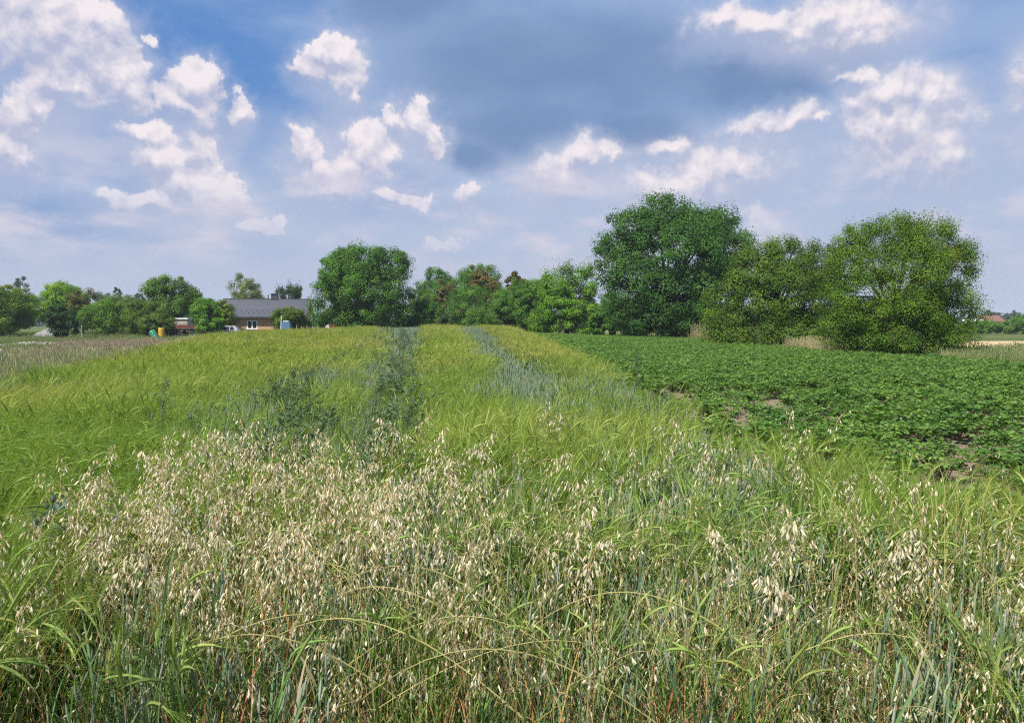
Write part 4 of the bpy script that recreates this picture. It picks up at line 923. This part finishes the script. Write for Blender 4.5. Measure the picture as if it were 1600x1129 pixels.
def rooftile_mat():
    m, t = mat('roof_sheet'); N = t.nodes.new; L = t.links.new
    tcn = N('ShaderNodeTexCoord'); w1 = N('ShaderNodeTexWave'); w1.wave_type = 'BANDS'; w1.bands_direction = 'X'; w1.inputs['Scale'].default_value = 1.6; L(tcn.outputs['Object'], w1.inputs['Vector'])
    w2 = N('ShaderNodeTexWave'); w2.wave_type = 'BANDS'; w2.bands_direction = 'Z'; w2.wave_profile = 'SAW'; w2.inputs['Scale'].default_value = 1.4; L(tcn.outputs['Object'], w2.inputs['Vector'])
    ad = N('ShaderNodeMath'); ad.operation = 'ADD'; L(w1.outputs['Fac'], ad.inputs[0]); L(w2.outputs['Fac'], ad.inputs[1])
    b = N('ShaderNodeBump'); b.inputs['Strength'].default_value = .6; b.inputs['Distance'].default_value = .04; L(ad.outputs[0], b.inputs['Height'])
    no = N('ShaderNodeTexNoise'); L(tcn.outputs['Object'], no.inputs['Vector']); no.inputs['Scale'].default_value = 2.0; no.inputs['Detail'].default_value = 4
    mx = N('ShaderNodeMix'); mx.data_type = 'RGBA'; L(no.outputs[0], mx.inputs[0]); mx.inputs[6].default_value = (0.040, 0.043, 0.060, 1); mx.inputs[7].default_value = (0.056, 0.058, 0.075, 1)
    p = N('ShaderNodeBsdfPrincipled'); p.inputs['Roughness'].default_value = .55; L(mx.outputs[2], p.inputs['Base Color']); L(b.outputs[0], p.inputs['Normal'])
    o = N('ShaderNodeOutputMaterial'); L(p.outputs[0], o.inputs[0]); return m
M_BRICK = brick_mat(); M_ROOF = rooftile_mat()
M_WHITE = solid('white_paint', (0.78, 0.78, 0.76), .5, .4, 0, .05); M_GLASS = solid('window_glass', (0.03, 0.035, 0.045), .08, .8)
M_DARKMETAL = solid('dark_metal', (0.06, 0.06, 0.075), .5, .5, 0, .1)
M_CONC = solid('concrete', (0.42, 0.40, 0.36), .9, .2, 0, .25, 3, .3); M_WOOD = solid('grey_wood', (0.34, 0.28, 0.21), .85, .2, 0, .3, 5)
def house():
    L, Wd, hw, hr = 11.1, 6.6, 2.8, 5.0
    rt = empty('brick_house', (-28.2, 105, 0.0), R(5.2))
    # local: +x right along the front, +y away; origin at the near right corner
    wl = bm_obj('wall', [prism([(0, 0), (Wd, 0), (Wd, hw), (Wd / 2, hr - .12), (0, hw)], 0, .3)], M_BRICK, rt)
    wl.rotation_euler[2] = R(90); wl.location = (0, 0, 0)
    # right gable stands on x in [-.3, 0]
    w2 = bm_obj('wall', [prism([(0, 0), (Wd, 0), (Wd, hw), (Wd / 2, hr - .12), (0, hw)], 0, .3)], M_BRICK, rt); w2.rotation_euler[2] = R(90); w2.location = (-L + .3, 0, 0)
    wx0, wx1, wz0, wz1 = -7.55, -6.15, .95, 2.15
    bm_obj('wall', [box(-L + .3, wx0, 0, .3, 0, hw - .02), box(wx1, -.3, 0, .3, 0, hw - .02), box(wx0, wx1, 0, .3, 0, wz0), box(wx0, wx1, 0, .3, wz1, hw - .02)], M_BRICK, rt)
    bm_obj('wall', [box(-L + .3, -.3, Wd - .3, Wd, 0, hw - .02)], M_BRICK, rt)
    wf = bm_obj('window', [box(wx0 + .002, wx0 + .15, -.02, .10, wz0 + .05, wz1 - .002), box(wx1 - .15, wx1 - .002, -.02, .10, wz0 + .05, wz1 - .002), box(wx0 + .15, wx1 - .15, -.02, .10, wz1 - .14, wz1 - .002), box(wx0 + .15, wx1 - .15, -.02, .10, wz0 + .05, wz0 + .14), box((wx0 + wx1) / 2 - .09, (wx0 + wx1) / 2 + .09, -.025, .10, wz0 + .14, wz1 - .14)], M_WHITE, rt)
    bm_obj('pane', [box(wx0 + .15, wx1 - .15, .05, .07, wz0 + .14, wz1 - .14)], M_GLASS, wf)
    bm_obj('sill', [box(wx0 - .1, wx1 + .1, -.12, -.003, wz0 - .04, wz0 + .045)], M_WHITE, wf)
    ov = .45; sl = (hr - hw) / (Wd / 2); ze = hw - sl * ov; th = .12
    rf = bm_obj('roof', [prism([(-ov, ze), (Wd / 2, hr), (Wd + ov, ze), (Wd + ov, ze + th), (Wd / 2, hr + th), (-ov, ze + th)], -.35, L + .35)], M_ROOF, rt); rf.rotation_euler[2] = R(90)
    bm_obj('gutter', [box(-L - .35, .35, -ov - .10, -ov - .004, ze - .02, ze + .10)], M_DARKMETAL, rf.parent)
    sg = []
    for row, off in ((.75, 0), (1.25, .35)):
        for i in range(16):
            x = -L + .2 + i * .7 + off; y = -ov + row; z = ze + th + sl * row; sg.append(box(x - .07, x + .07, y - .02, y + .02, z, z + .09))
    bm_obj('snow_guards', sg, M_DARKMETAL, rt)
    bm_obj('ridge_cap', [box(-L - .36, .36, Wd / 2 - .12, Wd / 2 + .12, hr + th - .05, hr + th + .05)], M_DARKMETAL, rt)
    ch = bm_obj('chimney', [box(-4.95, -4.1, Wd / 2 - .3, Wd / 2 + .3, hr - .3, 5.78), box(-5.03, -4.02, Wd / 2 - .38, Wd / 2 + .38, 5.78, 5.88)], M_DARKMETAL, rt)
    bm_obj('vent_pipe', [lathe([(.07, 5.1), (.07, 5.6), (.11, 5.62), (.11, 5.7)], 10, (-5.4, Wd / 2, 0))], M_DARKMETAL, rt)
    bm_obj('downpipe', [lathe([(.05, 0), (.05, ze)], 8, (-L + .12, -.08, 0))], M_WHITE, rt)
    bm_obj('annex', [box(-L - 1.1, -L - .003, -.6, 2.5, 0, 1.95)], M_BRICK, rt)
    ar = bm_obj('annex_roof', [prism([(-.8, 1.96), (2.6, 2.3), (2.6, 2.38), (-.8, 2.04)], 0, 1.3)], solid('clay', (0.5, 0.26, 0.15)), rt); ar.rotation_euler[2] = R(90); ar.location = (-L - .004, 0, 0)
    # meter box on the gable
    bm_obj('meter_box', [box(.003, .18, .5, 1.0, .9, 1.9)], M_CONC, rt)
    tag(rt, 'low brick house with dark grey roof and one white double window', 'house')
house()
def car():
    rt = empty('parked_car', (-34.55, 92.2, 0), R(8))
    body = [(-2.05, .35), (-2.1, .62), (-1.95, .82), (-1.0, .95), (1.95, .95), (2.1, .75), (2.08, .35)]
    M_CAR = solid('silver_paint', (0.55, 0.57, 0.60), .25, .6, .3)
    bd = bm_obj('body', [prism(body, -.85, .85)], M_CAR, rt, bevel=.05)
    cab = bm_obj('cabin', [([( -1.05, -.78, .95), (1.95, -.78, .95), (1.95, .78, .95), (-1.05, .78, .95), (-.35, -.62, 1.42), (1.55, -.62, 1.44), (1.55, .62, 1.44), (-.35, .62, 1.42)], [(0, 3, 2, 1), (4, 5, 6, 7), (0, 1, 5, 4), (1, 2, 6, 5), (2, 3, 7, 6), (3, 0, 4, 7)])], M_CAR, rt, bevel=.03)
    def pane(a, b):   # side windows just proud of the cabin side
        f = lambda x, z: (x, -.78 + (z - .95) / .48 * .16 - .012, z)
        return ([f(a[0], .99), f(b[0], .99), f(b[1], 1.36), f(a[1], 1.36)] + [(p[0], p[1] + .006, p[2]) for p in (f(a[0], .99), f(b[0], .99), f(b[1], 1.36), f(a[1], 1.36))],
                [(0, 1, 2, 3), (7, 6, 5, 4), (0, 4, 5, 1), (1, 5, 6, 2), (2, 6, 7, 3), (3, 7, 4, 0)])
    bm_obj('side_window', [pane((-.88, -.36), (.08, .12))], M_GLASS, rt)
    bm_obj('side_window', [pane((.16, .20), (1.0, .95))], M_GLASS, rt)
    bm_obj('side_window', [pane((1.08, 1.03), (1.62, 1.42))], M_GLASS, rt)
    M_T = solid('tyre', (0.02, 0.02, 0.02), .9)
    for x in (-1.3, 1.3):
        for y in (-.86, .70):
            w = bm_obj('wheel', [lathe([(.2, 0), (.31, .0), (.32, .08), (.31, .16), (.2, .16)], 20, (0, 0, 0), 'y')], M_T, rt, (x, y, .32))
            bm_obj('rim', [lathe([(.05, -.004), (.19, -.012), (.19, .17)], 14, (0, 0, 0), 'y')], M_CAR, w)
    bm_obj('headlight', [box(-2.08, -1.98, -.80, -.5, .62, .76)], M_GLASS, rt); bm_obj('tail_light', [box(2.03, 2.12, -.82, -.62, .72, .92)], solid('red_lens', (.5, .03, .02), .3), rt)
    bm_obj('wing_mirror', [box(-.78, -.62, -1.0, -.86, .98, 1.1)], M_CAR, rt)
    tag(rt, 'silver hatchback parked between the round shrub and the brick house', 'car')
car()
def trailer():
    rt = empty('farm_trailer', (-37.2, 90, 0), R(3)); m = solid('maroon_paint', (0.14, 0.045, 0.04), .7, .3, 0, .4, 4)
    bm_obj('side_board', [box(-2.7, 2.7, -.95, -.90, 1.18, 1.55)], m, rt); bm_obj('side_board', [box(-2.7, 2.7, .90, .95, 1.18, 1.55)], m, rt)
    bm_obj('bed', [box(-2.7, 2.7, -.9, .9, 1.08, 1.15)], M_WOOD, rt)
    bm_obj('chassis', [box(-2.6, 2.6, -.5, -.4, .9, 1.075), box(-2.6, 2.6, .4, .5, .9, 1.075)] + [box(x, x + .08, -.96, -.9, .95, 1.60) for x in (-2.7, -1.8, -.9, 0, .9, 1.8, 2.62)], m, rt)
    for x in (-1.9, -1.1, 1.5): 
        for y in (-.85, .6):
            bm_obj('wheel', [lathe([(.12, 0), (.42, .0), (.44, .12), (.42, .24), (.12, .24)], 20, (0, 0, 0), 'y')], solid('tyre', (0.025, 0.022, 0.02), .9), rt, (x, y, .45))
    bm_obj('drawbar', [box(2.7, 4.0, -.05, .05, .7, .8)], m, rt)
    tag(rt, 'long low rusty maroon farm trailer left of the silver car', 'trailer')
trailer()
def barrel(x, y, h, rad, col, name, label, tilt=0.0):
    m = solid(name + '_plastic', col, .35, .5, 0, .06)
    rt = empty(name, (x, y, 0)); rt.rotation_euler = (0, tilt, 0); 
    bm_obj('body', [lathe([(rad * .86, .02), (rad, .08), (rad, h * .3), (rad * 1.04, h * .33), (rad, h * .36), (rad, h * .64), (rad * 1.04, h * .67), (rad, h * .70), (rad, h * .92), (rad * .88, h)], 24)], m, rt, smooth=False)
    bm_obj('lid', [lathe([(rad * .9, h + .002), (rad * .9, h + .04), (rad * .8, h + .05)], 24)], m, rt)
    tag(rt, label, 'barrel'); return rt
barrel(-38.95, 86, 1.22, .33, (0.60, 0.36, 0.04), 'yellow_barrel', 'upright orange yellow plastic barrel in front of a low shrub')
g = barrel(-39.25, 85.3, .95, .36, (0.05, 0.27, 0.17), 'green_barrel', 'tilted green plastic barrel leaning left of the yellow one', R(-28)); g.location.z = .06
def simple(name, label, cat, x, y, items, rz=0):
    rt = empty(name, (x, y, float(gh(x, y))), rz)
    for nm, parts, m in items: bm_obj(nm, parts, m, rt)
    return tag(rt, label, cat)
M_BLUE = solid('blue_plastic', (0.09, 0.19, 0.30), .4, .5, 0, .15); M_RED = solid('red_paint', (0.42, 0.05, 0.04), .5, .4, 0, .2)
simple('water_tank', 'blue box shaped water tank on a stand in front of the house bush', 'water tank', -26.2, 90, [('tank', [prism([(-.48, 1.05), (.48, 1.05), (.55, 1.3), (.42, 1.95), (-.42, 1.95), (-.5, 1.3)], -.45, .45)], M_BLUE), ('cap', [box(-.3, .3, -.3, .3, 1.952, 2.05)], M_WHITE), ('stand', [box(-.5, -.42, -.4, -.32, 0, 1.045), box(.42, .5, -.4, -.32, 0, 1.045), box(-.5, -.42, .32, .4, 0, 1.045), box(.42, .5, .32, .4, 0, 1.045), box(-.4, .4, -.4, -.34, .5, .58)], M_WOOD)])
simple('pole', 'pale leaning pole left of the blue water tank', 'pole', -26.9, 89.7, [('shaft', [([(0, 0, 0), (.08, 0, 0), (.08, .08, 0), (0, .08, 0), (.16, 0, 2.65), (.22, 0, 2.65), (.22, .06, 2.65), (.16, .06, 2.65)], box(0, 1, 0, 1, 0, 1)[1])], M_WHITE), ('footing', [lathe([(.14, 0), (.12, .12)], 10, (.04, .04, 0))], M_CONC)])
for i, (x, h) in enumerate([(-25.3, 1.5), (-24.8, 1.35), (-24.2, 1.45), (-23.6, 1.4), (-23.0, 1.5), (-22.0, 1.45)]):
    simple('fence_stake', 'wooden stake in the short row right of the water tank', 'stake', x, 91 + i * .2, [('shaft', [prism([(-.04, 0), (.04, 0), (.04, h), (0, h + .08), (-.04, h)], -.04, .04)], M_WOOD)])['group'] = 'garden stakes'
simple('farm_cart', 'red farm cart with a white front under the big centre tree', 'cart', -21.4, 95, [('tub', [prism([(-.8, .95), (.9, .95), (1.1, 1.6), (-1.0, 1.6)], -.5, .5)], M_RED), ('front_panel', [prism([(-1.45, 1.0), (-.95, 1.0), (-1.02, 1.62), (-1.35, 1.45)], -.4, .4)], M_WHITE), ('wheel', [lathe([(.1, 0), (.44, 0), (.46, .08), (.44, .16), (.1, .16)], 18, (-.5, -.68, .47), 'y')], M_DARKMETAL), ('wheel', [lathe([(.1, 0), (.44, 0), (.46, .08), (.44, .16), (.1, .16)], 18, (.55, -.68, .47), 'y')], M_DARKMETAL), ('axle', [box(-.6, .7, -.5, -.4, .6, .945)], M_DARKMETAL)])
simple('garden_shed', 'small pale rough walled shed behind the maroon trailer', 'shed', -41.3, 96, [('wall', [box(-1.05, 1.05, 0, 1.8, 0, 2.25)], solid('lime_wall', (0.40, 0.37, 0.30), .9, .2, 0, .55, 2.5, .5)), ('roof', [box(-1.15, 1.15, -.12, 1.9, 2.252, 2.42)], M_WHITE), ('door', [box(.35, .9, -.04, -.003, .0, 1.8)], M_WOOD)])
simple('marker_post', 'thin white post beside the dark green bush', 'post', -46.7, 84, [('shaft', [lathe([(.05, 0), (.05, 1.5), (.02, 1.55)], 8)], M_WHITE)])
def heap():
    n = 46; r_ = np.random.default_rng(3); X, Y = np.meshgrid(np.linspace(-1, 1, n), np.linspace(-1, 1, n)); rr = np.hypot(X, Y)
    Z = np.clip(1 - rr ** 1.6, 0, 1) * 1.9 + (fbm(X * 4 + 9, Y * 4 + 9, 1.5, 4) - .5) * .35 * (rr < 1); V = np.stack([X * 2.4, Y * 2.0, Z * .62 - .03], -1).reshape(-1, 3)
    idx = np.arange(n * n).reshape(n, n); Q = np.stack([idx[:-1, :-1], idx[:-1, 1:], idx[1:, 1:], idx[1:, :-1]], -1).reshape(-1, 4)
    me = mesh_np('gravel_heap', V, Q, None, False); me.materials.append(solid('gravel', (0.22, 0.21, 0.21), .95, .2, 0, .3, 14, .6))
    tag(link('gravel_heap', me, None, (-54.2, 91, 0)), 'pale grey gravel heap between the broad olive green tree and the dark bush', 'gravel heap')
heap()
def rubble():
    r_ = np.random.default_rng(8); mb = MB(); n = 900
    x = r_.uniform(-40, -25, n); y = 62 - .1 * x * 0 + r_.normal(0, 1.3, n); y[:250] = r_.normal(47, 1.0, 250); x[:250] = r_.uniform(-34, -24, 250)
    s = r_.uniform(.06, .20, n)
    q = r_.normal(0, 1, (n, 3)); d = q / np.linalg.norm(q, axis=1, keepdims=True)
    P = np.stack([x, y, gh(x, y) + s * .4], -1); t = np.array([-1, -.5, .5, 1.0])
    mb.tubes(P[:, None] + d[:, None] * (s[:, None] * t)[..., None], s[:, None] * np.array([[.35, .95, .85, .3]]) * r_.uniform(.6, 1.1, (n, 1)), var_rgb(n, 4, (0.55, 0.53, 0.49), .3, r_), 6)
    tag(link('rubble', mb.mesh('rubble', M_DRY)), 'white and grey broken stones strewn along the lane', 'rubble', kind='stuff')
rubble()
def far_building(name, label, x, y, L, hw, hr, Wd, roofcol, wallcol, rz=0):
    rt = empty(name, (x, y, 0), R(rz))
    bm_obj('wall', [prism([(0, 0), (Wd, 0), (Wd, hw), (Wd / 2, hr - .12), (0, hw)], 0, L)], solid('render_wall', wallcol, .9), rt).rotation_euler[2] = R(90)
    bm_obj('roof', [prism([(-.4, hw - .3), (Wd / 2, hr), (Wd + .4, hw - .3), (Wd + .4, hw - .15), (Wd / 2, hr + .15), (-.4, hw - .15)], -.3, L + .3)], solid('far_roof', roofcol, .7, .3, 0, .12), rt).rotation_euler[2] = R(90)
    for k in range(3):
        wx = -L * (.2 + .3 * k); f = bm_obj('window', [box(wx - .55, wx + .55, -.06, -.004, 1.0, 2.2)], M_WHITE, rt); bm_obj('pane', [box(wx - .45, wx + .45, -.09, -.062, 1.1, 2.1)], M_GLASS, f)
    return tag(rt, label, 'building')
far_building('barn', 'distant barn with a pale grey metal roof between the left trees', -107.5, 208, 4.0, 5.6, 7.2, 7, (0.30, 0.34, 0.35), (0.45, 0.43, 0.38), 0)
far_building('farmhouse', 'distant house with a red tiled roof on the right horizon', 191, 300, 9, 2.6, 4.7, 8, (0.20, 0.085, 0.065), (0.42, 0.40, 0.38), 6)
far_building('white_shed', 'small far white shed low behind the right hedge', 126, 205, 5.5, 1.6, 2.6, 4, (0.62, 0.60, 0.58), (0.75, 0.73, 0.7), 0)

# ------------------------------------------------------------------ haze
def haze():
    me = bpy.data.meshes.new('haze'); v, f = box(-1500, 1500, -60, 1500, -1.2, 24); me.from_pydata(v, [], f); me.update()
    m, t = mat('haze'); p = t.nodes.new('ShaderNodeVolumePrincipled'); p.inputs['Density'].default_value = 0.00028; p.inputs['Color'].default_value = (0.80, 0.88, 1.0, 1)
    o = t.nodes.new('ShaderNodeOutputMaterial'); t.links.new(p.outputs[0], o.inputs['Volume']); me.materials.append(m)
    tag(link('haze', me), 'thin pale summer haze over the fields', 'haze', kind='stuff')
HAZE = True
if HAZE: haze()
